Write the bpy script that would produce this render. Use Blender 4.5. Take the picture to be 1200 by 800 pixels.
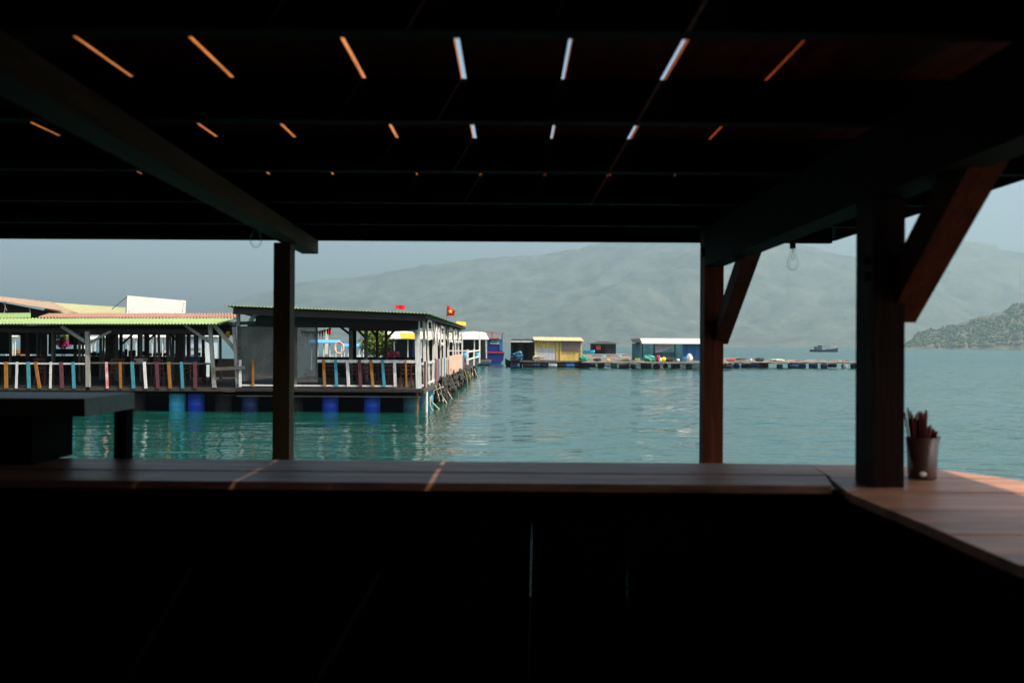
import bpy, math, random
from mathutils import Vector, noise

for o in list(bpy.data.objects):
    bpy.data.objects.remove(o)
SC = bpy.context.scene
COL = SC.collection
rnd = random.Random(7)
R = math.radians

# ---------------------------------------------------------------- camera
F = 1200 * 35 / 36.0
CZ = 2.3
PITCH, ROLL = 4.5 / F, 7.0 / 1200
cam = bpy.data.cameras.new('camera'); camo = bpy.data.objects.new('camera', cam); COL.objects.link(camo)
cam.lens = 35; cam.sensor_width = 36; cam.sensor_fit = 'HORIZONTAL'
cam.clip_start = 0.05; cam.clip_end = 30000
cam.dof.use_dof = True; cam.dof.focus_distance = 55; cam.dof.aperture_fstop = 4.0
fw = Vector((0, math.cos(PITCH), math.sin(PITCH)))
up0 = Vector((0, -math.sin(PITCH), math.cos(PITCH)))
rt0 = Vector((1, 0, 0))
rt = rt0 * math.cos(ROLL) + up0 * math.sin(ROLL)
up = up0 * math.cos(ROLL) - rt0 * math.sin(ROLL)
from mathutils import Matrix
M = Matrix((rt, up, -fw)).transposed().to_4x4(); M.translation = Vector((0, 0, CZ))
camo.matrix_world = M
SC.camera = camo

def P(px, py, Y):
    """world point seen at a pixel of the 1200x800 photo, at depth Y"""
    d = fw + rt * ((px - 600) / F) - up * ((py - 400) / F)
    return Vector((0, 0, CZ)) + d * (Y / d.y)

# ---------------------------------------------------------------- sky, sun, exposure
SUN_DIR = Vector((0.565, -0.36, 1.0)).normalized()
elev = math.asin(SUN_DIR.z); azim = math.atan2(SUN_DIR.x, SUN_DIR.y)
w = bpy.data.worlds.new('World'); SC.world = w; w.use_nodes = True
nt = w.node_tree
bg = nt.nodes['Background']
sky = nt.nodes.new('ShaderNodeTexSky'); sky.sky_type = 'NISHITA'; sky.sun_disc = False
sky.sun_elevation = elev; sky.sun_rotation = azim
sky.air_density = 1.0; sky.dust_density = 5.0; sky.ozone_density = 1.2
nt.links.new(sky.outputs[0], bg.inputs[0]); bg.inputs[1].default_value = 0.15
sl = bpy.data.lights.new('sun', 'SUN'); sl.energy = 4.2; sl.angle = R(0.5); sl.color = (1.0, 0.90, 0.76)
so = bpy.data.objects.new('sun', sl); COL.objects.link(so)
so.rotation_euler = (-SUN_DIR).to_track_quat('-Z', 'Y').to_euler()
SC.view_settings.view_transform = 'Standard'; SC.view_settings.look = 'None'
SC.view_settings.gamma = 1; SC.view_settings.use_curve_mapping = False
SC.view_settings.exposure = 0.50
SC.cycles.use_denoising = True
SC.cycles.max_bounces = 6; SC.cycles.diffuse_bounces = 3; SC.cycles.glossy_bounces = 3
SC.cycles.transparent_max_bounces = 12; SC.cycles.volume_bounces = 0
SC.cycles.caustics_reflective = True; SC.cycles.sample_clamp_indirect = 3.0; SC.cycles.caustics_refractive = False

# ---------------------------------------------------------------- materials
def mat(name, col, rough=0.8, var=0.25, scale=4.0, stretch=(1, 1, 1), bump=0.0, col2=None, spec=0.3, metal=0.0):
    m = bpy.data.materials.new(name); m.use_nodes = True
    t = m.node_tree; b = t.nodes['Principled BSDF']
    b.inputs['Roughness'].default_value = rough
    b.inputs['Specular IOR Level'].default_value = spec
    b.inputs['Metallic'].default_value = metal
    tc = t.nodes.new('ShaderNodeTexCoord'); mp = t.nodes.new('ShaderNodeMapping')
    mp.inputs['Scale'].default_value = stretch
    n = t.nodes.new('ShaderNodeTexNoise'); n.inputs['Scale'].default_value = scale
    n.inputs['Detail'].default_value = 5; n.inputs['Roughness'].default_value = 0.65
    t.links.new(tc.outputs['Object'], mp.inputs[0]); t.links.new(mp.outputs[0], n.inputs['Vector'])
    r = t.nodes.new('ShaderNodeValToRGB')
    r.color_ramp.elements[0].position = 0.3; r.color_ramp.elements[1].position = 0.7
    c2 = col2 if col2 else tuple(min(1, c * (1 + var)) for c in col)
    c1 = col if col2 else tuple(c * (1 - var) for c in col)
    r.color_ramp.elements[0].color = (*c1, 1); r.color_ramp.elements[1].color = (*c2, 1)
    t.links.new(n.outputs['Fac'], r.inputs[0]); t.links.new(r.outputs[0], b.inputs['Base Color'])
    if bump:
        bp = t.nodes.new('ShaderNodeBump'); bp.inputs['Strength'].default_value = bump
        bp.inputs['Distance'].default_value = 0.02
        t.links.new(n.outputs['Fac'], bp.inputs['Height']); t.links.new(bp.outputs[0], b.inputs['Normal'])
    return m

def net_mat(name, col, alpha):
    m = mat(name, col, 0.9, 0.6, 1.3, (1.4, 1, 0.7))
    t = m.node_tree; b = t.nodes['Principled BSDF']; out = t.nodes['Material Output']
    tr = t.nodes.new('ShaderNodeBsdfTransparent'); mx = t.nodes.new('ShaderNodeMixShader')
    mx.inputs[0].default_value = alpha
    t.links.new(tr.outputs[0], mx.inputs[1]); t.links.new(b.outputs[0], mx.inputs[2]); t.links.new(mx.outputs[0], out.inputs[0])
    return m

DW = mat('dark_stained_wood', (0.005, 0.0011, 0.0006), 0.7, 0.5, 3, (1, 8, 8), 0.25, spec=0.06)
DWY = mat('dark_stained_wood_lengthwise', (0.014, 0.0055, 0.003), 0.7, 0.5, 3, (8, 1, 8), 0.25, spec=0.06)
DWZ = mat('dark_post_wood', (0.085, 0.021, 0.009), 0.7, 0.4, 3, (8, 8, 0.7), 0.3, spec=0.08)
SUN_EDGE = mat('sunlit_plank_edge', (0.55, 0.22, 0.07), 0.8, 0.4, 3, (8, 0.8, 8), 0.3, spec=0.08)  # sun glow in the roof gaps put into the edge colour
PLANK = mat('roof_plank_wood', (0.06, 0.011, 0.005), 0.8, 0.5, 3, (8, 0.8, 8), 0.3, spec=0.08)  # same planks, coloured darker for the shaded underside
DWL = mat('lit_post_wood', (0.10, 0.062, 0.03), 0.7, 0.4, 3, (8, 8, 0.7), 0.3, spec=0.15)  # lighter olive tone paints the lit edge of the left post into its wood
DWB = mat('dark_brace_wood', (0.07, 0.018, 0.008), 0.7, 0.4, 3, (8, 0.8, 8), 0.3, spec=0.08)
DWN = mat('shaded_post_wood', (0.015, 0.007, 0.005), 0.7, 0.4, 3, (8, 8, 0.7), 0.3, spec=0.08)  # same post wood, darkened because less light reaches the near post
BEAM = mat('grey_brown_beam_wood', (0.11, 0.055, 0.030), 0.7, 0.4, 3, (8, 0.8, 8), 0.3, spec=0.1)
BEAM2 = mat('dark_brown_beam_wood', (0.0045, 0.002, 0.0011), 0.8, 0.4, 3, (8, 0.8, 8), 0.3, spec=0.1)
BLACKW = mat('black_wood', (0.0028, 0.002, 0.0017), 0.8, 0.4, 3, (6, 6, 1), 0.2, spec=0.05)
M_ = {}
M_['white'] = mat('weathered_white_paint', (0.54, 0.54, 0.52), 0.7, 0.3, 3, (4, 4, 1), 0.1)
M_['bright_white'] = mat('white_paint', (0.70, 0.67, 0.62), 0.7, 0.12, 2)
M_['orange'] = mat('ochre_paint', (0.27, 0.115, 0.022), 0.8, 0.35, 6, (4, 4, 1))
M_['teal'] = mat('turquoise_paint', (0.045, 0.23, 0.29), 0.8, 0.3, 6, (4, 4, 1))
M_['maroon'] = mat('maroon_paint', (0.10, 0.028, 0.038), 0.8, 0.3, 6, (4, 4, 1))
M_['pink'] = mat('flaking_red_paint', (0.55, 0.06, 0.07), 0.8, 0.2, 5, (1, 1, 1), 0, (0.75, 0.6, 0.55))
M_['peach'] = mat('peach_paint', (0.70, 0.47, 0.35), 0.8, 0.15, 4)
M_['purple'] = mat('dull_violet_paint', (0.25, 0.20, 0.30), 0.8, 0.2, 4)
M_['greywood'] = mat('weathered_grey_wood', (0.26, 0.25, 0.22), 0.85, 0.35, 4, (6, 6, 1), 0.3)
M_['greywood_x'] = mat('weathered_plank', (0.085, 0.078, 0.067), 0.85, 0.4, 4, (1, 6, 6), 0.3)
M_['deckwood'] = mat('sunbleached_deck', (0.32, 0.28, 0.23), 0.9, 0.35, 3, (1, 5, 5), 0.3)
M_['dark_deck'] = mat('shaded_deck_boards', (0.05, 0.043, 0.035), 0.85, 0.4, 3, (1, 5, 5), 0.3)  # deck colour darkened for the shade under roof and clutter
M_['green_roof'] = mat('green_roof_paint', (0.27, 0.37, 0.14), 0.6, 0.18, 1.2, (0.6, 2, 1))
M_['rust_roof'] = mat('rusty_roof_sheet', (0.26, 0.11, 0.08), 0.8, 0.3, 1.8, (2, .5, 1), 0, (0.42, 0.25, 0.18))
M_['tan_roof'] = mat('faded_roof_sheet', (0.40, 0.24, 0.15), 0.8, 0.3, 1.6, (3.5, 0.4, 1), 0, (0.60, 0.50, 0.34))
M_['olive_roof'] = mat('yellow_green_roof_sheet', (0.33, 0.35, 0.17), 0.7, 0.2, 1.0, (1, 1, 1), 0, (0.42, 0.40, 0.23))
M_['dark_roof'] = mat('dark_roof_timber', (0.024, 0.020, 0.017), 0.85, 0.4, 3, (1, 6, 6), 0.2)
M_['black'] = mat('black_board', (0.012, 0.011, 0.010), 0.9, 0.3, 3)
M_['darkbrown'] = mat('dark_brown_wood', (0.05, 0.022, 0.014), 0.6, 0.4, 5)
M_['redbrown'] = mat('red_brown_wood', (0.075, 0.022, 0.016), 0.6, 0.4, 5)
M_['blue'] = mat('blue_plastic', (0.012, 0.055, 0.42), 0.45, 0.2, 3)
M_['cyan'] = mat('light_blue_plastic', (0.04, 0.34, 0.50), 0.5, 0.2, 3)
M_['darkblue'] = mat('dark_blue_plastic', (0.012, 0.03, 0.10), 0.5, 0.3, 3)
M_['darkteal'] = mat('faded_teal_plastic', (0.03, 0.10, 0.12), 0.6, 0.4, 3)
M_['canopy_blue'] = mat('sky_blue_canvas', (0.10, 0.33, 0.68), 0.8, 0.12, 2)
M_['hull_blue'] = mat('royal_blue_hull_paint', (0.008, 0.025, 0.15), 0.45, 0.2, 2)
M_['wall_blue'] = mat('blue_wall_paint', (0.018, 0.12, 0.30), 0.7, 0.4, 1.4, (3, 3, 0.5))
M_['wall_teal'] = mat('teal_wall_paint', (0.035, 0.13, 0.16), 0.8, 0.4, 1.4, (3, 3, 0.5))
M_['red'] = mat('red_cloth', (0.72, 0.02, 0.03), 0.8, 0.1, 4)
M_['red_paint'] = mat('red_paint', (0.45, 0.03, 0.04), 0.6, 0.2, 4)
M_['yellow_star'] = mat('yellow_cloth', (0.85, 0.62, 0.04), 0.8, 0.05, 4)
M_['yellow'] = mat('yellow_wall_paint', (0.56, 0.40, 0.11), 0.8, 0.32, 1.6, (3, 3, 0.5))
M_['mauve'] = mat('faded_mauve_board', (0.25, 0.17, 0.15), 0.8, 0.15, 3, (3, 3, 0.6))
M_['palegrey'] = mat('pale_grey_sheet', (0.42, 0.44, 0.47), 0.7, 0.15, 3, (4, 4, 0.5))
M_['cream'] = mat('cream_canvas', (0.68, 0.60, 0.48), 0.85, 0.1, 1.5)
M_['orange_cloth'] = mat('orange_awning_cloth', (0.75, 0.36, 0.03), 0.85, 0.15, 3)
M_['rope'] = mat('frayed_rope', (0.50, 0.42, 0.30), 0.95, 0.35, 8)
M_['weedrope'] = mat('weedy_rope', (0.20, 0.22, 0.06), 0.95, 0.4, 8)
M_['net'] = mat('dark_net', (0.045, 0.04, 0.035), 0.95, 0.5, 8, (1, 1, 1), 0.6)
M_['green_net'] = mat('green_net', (0.06, 0.30, 0.22), 0.9, 0.35, 6, (1, 1, 1), 0.4)
M_['bag_white'] = mat('white_sack', (0.62, 0.60, 0.58), 0.9, 0.2, 4, (1, 1, 1), 0.3)
M_['leaf'] = mat('leaf', (0.07, 0.15, 0.02), 0.6, 0.3, 1.5, (1, 1, 1), 0, (0.26, 0.36, 0.06))
M_['flower'] = mat('magenta_bract', (0.72, 0.06, 0.38), 0.7, 0.2, 3)
M_['flower_red'] = mat('pink_red_petal', (0.70, 0.12, 0.22), 0.7, 0.2, 3)
M_['pot'] = mat('dark_pot', (0.05, 0.035, 0.03), 0.8, 0.2, 3)
M_['glass'] = mat('dark_window', (0.03, 0.05, 0.06), 0.15, 0.2, 3, spec=0.6)
M_['tarp_grey'] = mat('grey_violet_tarp', (0.34, 0.33, 0.38), 0.8, 0.2, 2)
M_['tarp_blue'] = mat('faded_blue_tarp', (0.015, 0.08, 0.17), 0.85, 0.35, 4)
M_['navy'] = mat('navy_boat_paint', (0.005, 0.016, 0.028), 0.6, 0.2, 0.6)

# ---------------------------------------------------------------- mesh helpers
class MB:
    def __init__(s): s.v = []; s.f = []
    def add(s, vs, fs):
        k = len(s.v); s.v += [Vector(x) for x in vs]; s.f += [tuple(i + k for i in f) for f in fs]; return s
    def box(s, a, b):
        (x0, y0, z0), (x1, y1, z1) = [tuple(min(p, q) for p, q in zip(a, b)), tuple(max(p, q) for p, q in zip(a, b))]
        return s.add([(x0,y0,z0),(x1,y0,z0),(x1,y1,z0),(x0,y1,z0),(x0,y0,z1),(x1,y0,z1),(x1,y1,z1),(x0,y1,z1)],
                     [(0,3,2,1),(4,5,6,7),(0,1,5,4),(1,2,6,5),(2,3,7,6),(3,0,4,7)])
    def bar(s, p, q, wd, ht, upv=(0, 0, 1)):
        p, q = Vector(p), Vector(q); d = (q - p).normalized(); u = Vector(upv)
        if abs(d.dot(u)) > 0.98: u = Vector((0, 1, 0))
        a = d.cross(u).normalized() * wd / 2; b = a.cross(d).normalized() * ht / 2
        vs = [p-a-b, p+a-b, p+a+b, p-a+b, q-a-b, q+a-b, q+a+b, q-a+b]
        return s.add(vs, [(0,1,2,3),(7,6,5,4),(0,4,5,1),(1,5,6,2),(2,6,7,3),(3,7,4,0)])
    def tube(s, pts, r, n=7, r1=None):
        pts = [Vector(p) for p in pts]; k0 = len(s.v); m = len(pts)
        for i, p in enumerate(pts):
            d = (pts[min(i+1, m-1)] - pts[max(i-1, 0)]).normalized()
            u = Vector((0, 0, 1)) if abs(d.z) < 0.9 else Vector((0, 1, 0))
            a = d.cross(u).normalized(); b = a.cross(d)
            rr = r if r1 is None else r + (r1 - r) * i / (m - 1)
            for j in range(n):
                t = 2 * math.pi * j / n; s.v.append(p + (a * math.cos(t) + b * math.sin(t)) * rr)
        for i in range(m - 1):
            for j in range(n):
                s.f.append((k0+i*n+j, k0+i*n+(j+1) % n, k0+(i+1)*n+(j+1) % n, k0+(i+1)*n+j))
        s.f.append(tuple(k0 + j for j in range(n))[::-1]); s.f.append(tuple(k0 + (m-1)*n + j for j in range(n)))
        return s
    def lathe(s, c, prof, n=16, axis='z'):
        c = Vector(c); k0 = len(s.v)
        for (r, h) in prof:
            for j in range(n):
                t = 2 * math.pi * j / n; x, y = r * math.cos(t), r * math.sin(t)
                v = {'z': (x, y, h), 'x': (h, x, y), 'y': (x, h, y)}[axis]
                s.v.append(c + Vector(v))
        m = len(prof)
        for i in range(m - 1):
            for j in range(n):
                s.f.append((k0+i*n+j, k0+i*n+(j+1) % n, k0+(i+1)*n+(j+1) % n, k0+(i+1)*n+j))
        s.f.append(tuple(k0 + j for j in range(n))[::-1]); s.f.append(tuple(k0 + (m-1)*n + j for j in range(n)))
        return s
    def prism(s, pts, off):
        pts = [Vector(p) for p in pts]; off = Vector(off); n = len(pts)
        return s.add(pts + [p + off for p in pts],
                     [tuple(range(n))[::-1], tuple(range(n, 2*n))] + [(i, (i+1) % n, n+(i+1) % n, n+i) for i in range(n)])
    def sheet(s, A, B, C, D, nu, nv, fn, th):
        """bilinear sheet A-B (u) / D-C, displaced by fn(u,v) in z, with thickness th"""
        A, B, C, D = map(Vector, (A, B, C, D)); k0 = len(s.v); W = nu + 1
        for lay in (0, 1):
            for j in range(nv + 1):
                v = j / nv
                for i in range(W):
                    u = i / nu
                    p = (A*(1-u)+B*u)*(1-v) + (D*(1-u)+C*u)*v
                    p = p + Vector((0, 0, fn(u, v) - lay * th)); s.v.append(p)
        N = W * (nv + 1)
        for j in range(nv):
            for i in range(nu):
                a = k0 + j*W + i
                s.f.append((a, a+1, a+1+W, a+W)); s.f.append((a+N, a+W+N, a+1+W+N, a+1+N))
        for i in range(nu):
            a = k0 + i; s.f.append((a, a+N, a+1+N, a+1)); a = k0 + nv*W + i; s.f.append((a, a+1, a+1+N, a+N))
        for j in range(nv):
            a = k0 + j*W; s.f.append((a, a+W, a+W+N, a+N)); a = k0 + j*W + nu; s.f.append((a, a+N, a+W+N, a+W))
        return s
    def blob(s, c, r, seed=0, amp=0.3, fr=1.0, n=8, m=6):
        c = Vector(c); r = Vector(r) if not isinstance(r, (int, float)) else Vector((r, r, r)); vs = []; fs = []
        for i in range(m + 1):
            th = math.pi * i / m
            for j in range(n):
                ph = 2 * math.pi * j / n
                d = Vector((math.sin(th)*math.cos(ph), math.sin(th)*math.sin(ph), math.cos(th)))
                k = 1 + amp * noise.noise(d * 1.7 * fr + Vector((seed * 3.1, seed * 1.7, 0)))
                vs.append(c + Vector((d.x*r.x, d.y*r.y, d.z*r.z)) * k)
        for i in range(m):
            for j in range(n):
                fs.append((i*n+j, (i+1)*n+j, (i+1)*n+(j+1) % n, i*n+(j+1) % n))
        return s.add(vs, fs)

ORG = {}
def root(name, loc, label, cat, group=None):
    o = bpy.data.objects.new(name, None); COL.objects.link(o); o.location = loc; o.empty_display_size = 0.2
    o['label'] = label; o['category'] = cat
    if group: o['group'] = group
    ORG[o.name] = Vector(loc); return o
def org(o):
    while o.parent is not None: o = o.parent
    return ORG.get(o.name, Vector((0, 0, 0)))
def obj(name, mb, m, parent=None, smooth=False, label=None):
    off = org(parent) if parent else Vector((0, 0, 0))
    me = bpy.data.meshes.new(name); me.from_pydata([tuple(v - off) for v in mb.v], [], mb.f); me.update()
    me.materials.append(m)
    if smooth:
        for p in me.polygons: p.use_smooth = True
    o = bpy.data.objects.new(name, me); COL.objects.link(o)
    if parent: o.parent = parent
    if label: o['label'] = label
    return o
def solo(name, mb, m, label, cat, group=None, smooth=False):
    c = sum(mb.v, Vector()) / len(mb.v); c.z = min(v.z for v in mb.v)
    mb.v = [v - c for v in mb.v]
    o = obj(name, mb, m, None, smooth); o.location = c
    o['label'] = label; o['category'] = cat
    if group: o['group'] = group
    return o
def struct(name, mb, m, kind='structure', smooth=False):
    o = obj(name, mb, m, None, smooth); o['kind'] = kind; return o
def dup(r, loc, label, rz=0.0):
    kids = list(r.children)
    c = r.copy(); COL.objects.link(c); c.location = loc; c.rotation_euler = (0, 0, rz); c['label'] = label
    for k in kids:
        d = k.copy(); COL.objects.link(d); d.parent = c
        for g in k.children:
            e = g.copy(); COL.objects.link(e); e.parent = d
    return c
def fbox(mb, x0, y0, x1, y1, Y, dep):
    a = P(x0, y0, Y); b = P(x1, y1, Y); return mb.box((a.x, Y, a.z), (b.x, Y + dep, b.z))
def fbar(mb, p, q, Y, wpx, dep, Y2=None):
    return mb.bar(P(p[0], p[1], Y), P(q[0], q[1], Y2 or Y), wpx * Y / F, dep, (0, 1, 0)) if True else None
def corr(n, amp): return lambda u, v: amp * math.sin(2 * math.pi * n * u)

# ================================================================ SETTING
# water
m = bpy.data.materials.new('sea_water'); m.use_nodes = True; t = m.node_tree; b = t.nodes['Principled BSDF']
b.inputs['Base Color'].default_value = (0.006, 0.062, 0.049, 1); b.inputs['Roughness'].default_value = 0.035
b.inputs['IOR'].default_value = 1.33; b.inputs['Specular IOR Level'].default_value = 0.5
tc = t.nodes.new('ShaderNodeTexCoord')
def wave(scale, st, det, rot=0.0):
    mp = t.nodes.new('ShaderNodeMapping'); mp.inputs['Scale'].default_value = st; mp.inputs['Rotation'].default_value = (0, 0, rot)
    n = t.nodes.new('ShaderNodeTexNoise'); n.inputs['Scale'].default_value = scale; n.inputs['Detail'].default_value = det
    n.inputs['Roughness'].default_value = 0.5
    t.links.new(tc.outputs['Object'], mp.inputs[0]); t.links.new(mp.outputs[0], n.inputs['Vector']); return n.outputs['Fac']
h1 = wave(0.55, (0.6, 1, 1), 2, 0.15); h2 = wave(2.3, (0.55, 1, 1), 3, -0.1); h3 = wave(0.05, (0.35, 1, 1), 2, 0.1)
def math_(op, a, b_):
    n = t.nodes.new('ShaderNodeMath'); n.operation = op
    for i, x in enumerate((a, b_)):
        if isinstance(x, (int, float)): n.inputs[i].default_value = x
        else: t.links.new(x, n.inputs[i])
    return n.outputs[0]
h4 = wave(1.15, (0.5, 1, 1), 2, 0.25)
sx_ = t.nodes.new('ShaderNodeSeparateXYZ'); t.links.new(tc.outputs['Object'], sx_.inputs[0])
mr = t.nodes.new('ShaderNodeMapRange'); t.links.new(sx_.outputs[0], mr.inputs[0])     # sheltered water beside the restaurants
mr.inputs[1].default_value = -5; mr.inputs[2].default_value = 3; mr.inputs[3].default_value = 0.75; mr.inputs[4].default_value = 1.7
fine = math_('MULTIPLY', math_('ADD', math_('MULTIPLY', h2, 0.036), math_('MULTIPLY', h4, 0.05)), math_('ADD', math_('MULTIPLY', h3, 1.4), 0.3))
hh = math_('MULTIPLY', math_('ADD', math_('MULTIPLY', h1, 0.03), fine), mr.outputs[0])
bp = t.nodes.new('ShaderNodeBump'); bp.inputs['Strength'].default_value = 1.0; bp.inputs['Distance'].default_value = 1.0
t.links.new(hh, bp.inputs['Height']); t.links.new(bp.outputs[0], b.inputs['Normal'])
WATER = m
# roughness stands for the ripples too small to model, more of them out in the open bay
mr2 = t.nodes.new('ShaderNodeMapRange'); t.links.new(sx_.outputs[1], mr2.inputs[0])
mr2.inputs[1].default_value = 25; mr2.inputs[2].default_value = 160; mr2.inputs[3].default_value = 0.04; mr2.inputs[4].default_value = 0.20
t.links.new(mr2.outputs[0], b.inputs['Roughness'])
mb = MB(); cell = .32; nx, ny = 450, 420; X0, Ya0 = -72.0, 3.0
for j in range(ny + 1):
    y = Ya0 + j * cell
    for i in range(nx + 1):
        x = X0 + i * cell
        e = min(1, min(i, nx - i) / 20, min(j, ny - j) / 20)
        lee = .62 + .38 * min(1, max(0, (x + 6) / 9))
        z = 0.050 * noise.noise(Vector((x * .42, y * .75, 0))) + 0.034 * noise.noise(Vector((x * .9 + 9, y * 1.45, 4)))
        mb.v.append(Vector((x, y, z * e * lee)))
for j in range(ny):
    for i in range(nx):
        a = j * (nx + 1) + i; mb.f.append((a, a + 1, a + nx + 2, a + nx + 1))
X1, Yb1 = X0 + nx * cell, Ya0 + ny * cell
k0 = len(mb.v)
mb.add([(-3500, -150, 0), (3500, -150, 0), (3500, Ya0, 0), (X1, Ya0, 0), (X0, Ya0, 0), (-3500, Ya0, 0)], [(0, 1, 2, 3, 4, 5)])
mb.add([(-3500, Yb1, 0), (X0, Yb1, 0), (X1, Yb1, 0), (3500, Yb1, 0), (3500, 5000, 0), (-3500, 5000, 0)], [(0, 1, 2, 3, 4, 5)])
mb.add([(-3500, Ya0, 0), (X0, Ya0, 0), (X0, Yb1, 0), (-3500, Yb1, 0)], [(0, 1, 2, 3)])
mb.add([(X1, Ya0, 0), (3500, Ya0, 0), (3500, Yb1, 0), (X1, Yb1, 0)], [(0, 1, 2, 3)])
struct('water', mb, WATER, smooth=True)

def interp(tab, x):
    for (x0, y0), (x1, y1) in zip(tab, tab[1:]):
        if x <= x1: return y0 + (y1 - y0) * max(0, (x - x0)) / (x1 - x0)
    return tab[-1][1]
HILL = mat('hill_scrub', (0.012, 0.032, 0.022), 0.95, 0.3, 0.010, (1, 1, 0.7), 0, (0.155, 0.165, 0.115))
for n_ in HILL.node_tree.nodes:
    if n_.type == 'TEX_NOISE': n_.inputs['Detail'].default_value = 9; n_.inputs['Roughness'].default_value = 0.75; hn_ = n_
b_ = HILL.node_tree.nodes.new('ShaderNodeBump'); b_.inputs['Distance'].default_value = 25; b_.inputs['Strength'].default_value = 0.8
HILL.node_tree.links.new(hn_.outputs['Fac'], b_.inputs['Height']); HILL.node_tree.links.new(b_.outputs[0], HILL.node_tree.nodes['Principled BSDF'].inputs['Normal'])
prof = [(-200,396),(0,390),(150,380),(230,366),(275,350),(350,331),(430,322),(500,310),(560,302),(620,297),(655,291),(690,284),(760,273),(830,268),(880,274),
        (940,286),(985,297),(1005,301),(1035,290),(1060,280),(1075,278),(1096,284),(1130,281),(1160,285),(1200,292),(1300,300),(1420,330)]
NU, NV = 420, 64
vs = []; fs = []
for i in range(NU + 1):
    px = -200 + 1600 * i / NU
    H = (404.5 + (px - 600) * ROLL - interp(prof, px)) * 4200 / F
    shore = 2700 + 220 * noise.noise(Vector((px * 0.006, 3.3, 0)))
    for j in range(NV + 1):
        v = j / NV
        Y = shore + (5000 - shore) * v
        vr = (4200 - shore) / (5000 - shore)
        k = (v / vr) if v < vr else max(0.0, 1 - 0.5 * (v - vr) / (1 - vr))
        X = (px - 600) / F * Y
        g = noise.fractal(Vector((X * 0.0022, Y * 0.0022, 1.7)), 0.9, 2.1, 6)
        rg = noise.ridged_multi_fractal(Vector((X * 0.0011 + 7, Y * 0.0009, 0.3)), 1.0, 2.0, 5, 1.0, 2.0)
        amp = math.sin(math.pi * min(1, v / vr)) if v < vr else 0.25
        z = H * (k ** 1.25) + amp * (H * 0.13 * (rg - 1.2) + H * 0.17 * g) + (H * 0.012 * noise.noise(Vector((X * 0.02, 0, 5))))
        vs.append((X, Y, z if j else -2))
for i in range(NU):
    for j in range(NV):
        a = i * (NV + 1) + j; fs.append((a, a + NV + 1, a + NV + 2, a + 1))
struct('hills', MB().add(vs, fs), HILL, smooth=True)

# green headland on the right, nearer
ROCK = mat('shore_rock', (0.035, 0.05, 0.022), 0.95, 0.4, 0.10, (1, 1, 1), 0, (0.13, 0.11, 0.085))
hp = [(1040,409.5),(1056,404),(1064,398),(1075,389),(1090,383),(1110,378),(1130,373),(1160,364),(1200,350),(1260,335),(1330,330),(1420,345),(1500,400)]
vs = []; fs = []; NU, NV = 160, 40; surf = []
for i in range(NU + 1):
    px = 1040 + 440 * i / NU
    H = max(0, (404.5 + (px - 600) * ROLL - interp(hp, px) - 3)) * 1620 / F
    shore = 1500 + 25 * noise.noise(Vector((px * 0.05, 1.3, 0)))
    for j in range(NV + 1):
        v = j / NV; Y = shore + (1800 - shore) * v
        vr = (1620 - shore) / (1800 - shore)
        k = (v / vr) if v < vr else max(0, 1 - 0.8 * (v - vr) / (1 - vr))
        X = (px - 600) / F * Y
        g = noise.fractal(Vector((X * 0.03, Y * 0.03, 4.7)), 0.9, 2.1, 5)
        z = H * min(1, k) ** 0.75 * (1 + 0.12 * g) + 2.0 * g * min(1, k * 4)
        if j == 0: z = -1
        vs.append((X, Y, z)); surf.append((X, Y, z, v))
for i in range(NU):
    for j in range(NV):
        a = i * (NV + 1) + j; fs.append((a, a + NV + 1, a + NV + 2, a + 1))
struct('headland', MB().add(vs, fs), ROCK)
WOODS = mat('woodland_foliage', (0.022, 0.048, 0.016), 0.9, 0.3, 0.04, (1, 1, 1), 0, (0.06, 0.085, 0.03))
mb = MB()
cand = [p for p in surf if p[2] > 3.5 and p[3] < 0.62 and noise.noise(Vector((p[0] * 0.02, p[1] * 0.02, p[2] * 0.05))) > -0.42]
for q in range(7500):
    p = rnd.choice(cand)
    c = Vector((p[0] + rnd.uniform(-2.5, 2.5), p[1] + rnd.uniform(-3, 3), p[2] + rnd.uniform(-0.6, 1.0)))
    r = 0.9 + 2.8 * rnd.random() ** 2.0
    mb.blob(c, (r, r, r * rnd.uniform(0.7, 1.1)), q, 0.9, 1.6, 6, 4)
struct('forest', mb, WOODS, 'stuff')

# haze
hz = MB().box((-3700, -220, -3), (3700, 5060, 540))
m = bpy.data.materials.new('haze_air'); m.use_nodes = True; t = m.node_tree
t.nodes.remove(t.nodes['Principled BSDF'])
pv = t.nodes.new('ShaderNodeVolumePrincipled'); pv.inputs['Density'].default_value = 0.00025
pv.inputs['Color'].default_value = (0.66, 0.94, 1.0, 1); pv.inputs['Anisotropy'].default_value = 0.4
t.links.new(pv.outputs[0], t.nodes['Material Output'].inputs['Volume'])

struct('haze', hz, m, 'stuff')

# ================================================================ OUR SHELTER
S = 1.25
def L(x, y, z): return Vector((x * S, y * S, CZ + z * S))
sh = root('wooden_shelter', (0, 4.15 * S, 0.9), 'dark open wooden shelter with plank roof and rafters that frames the view over the water', 'shelter')
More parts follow.
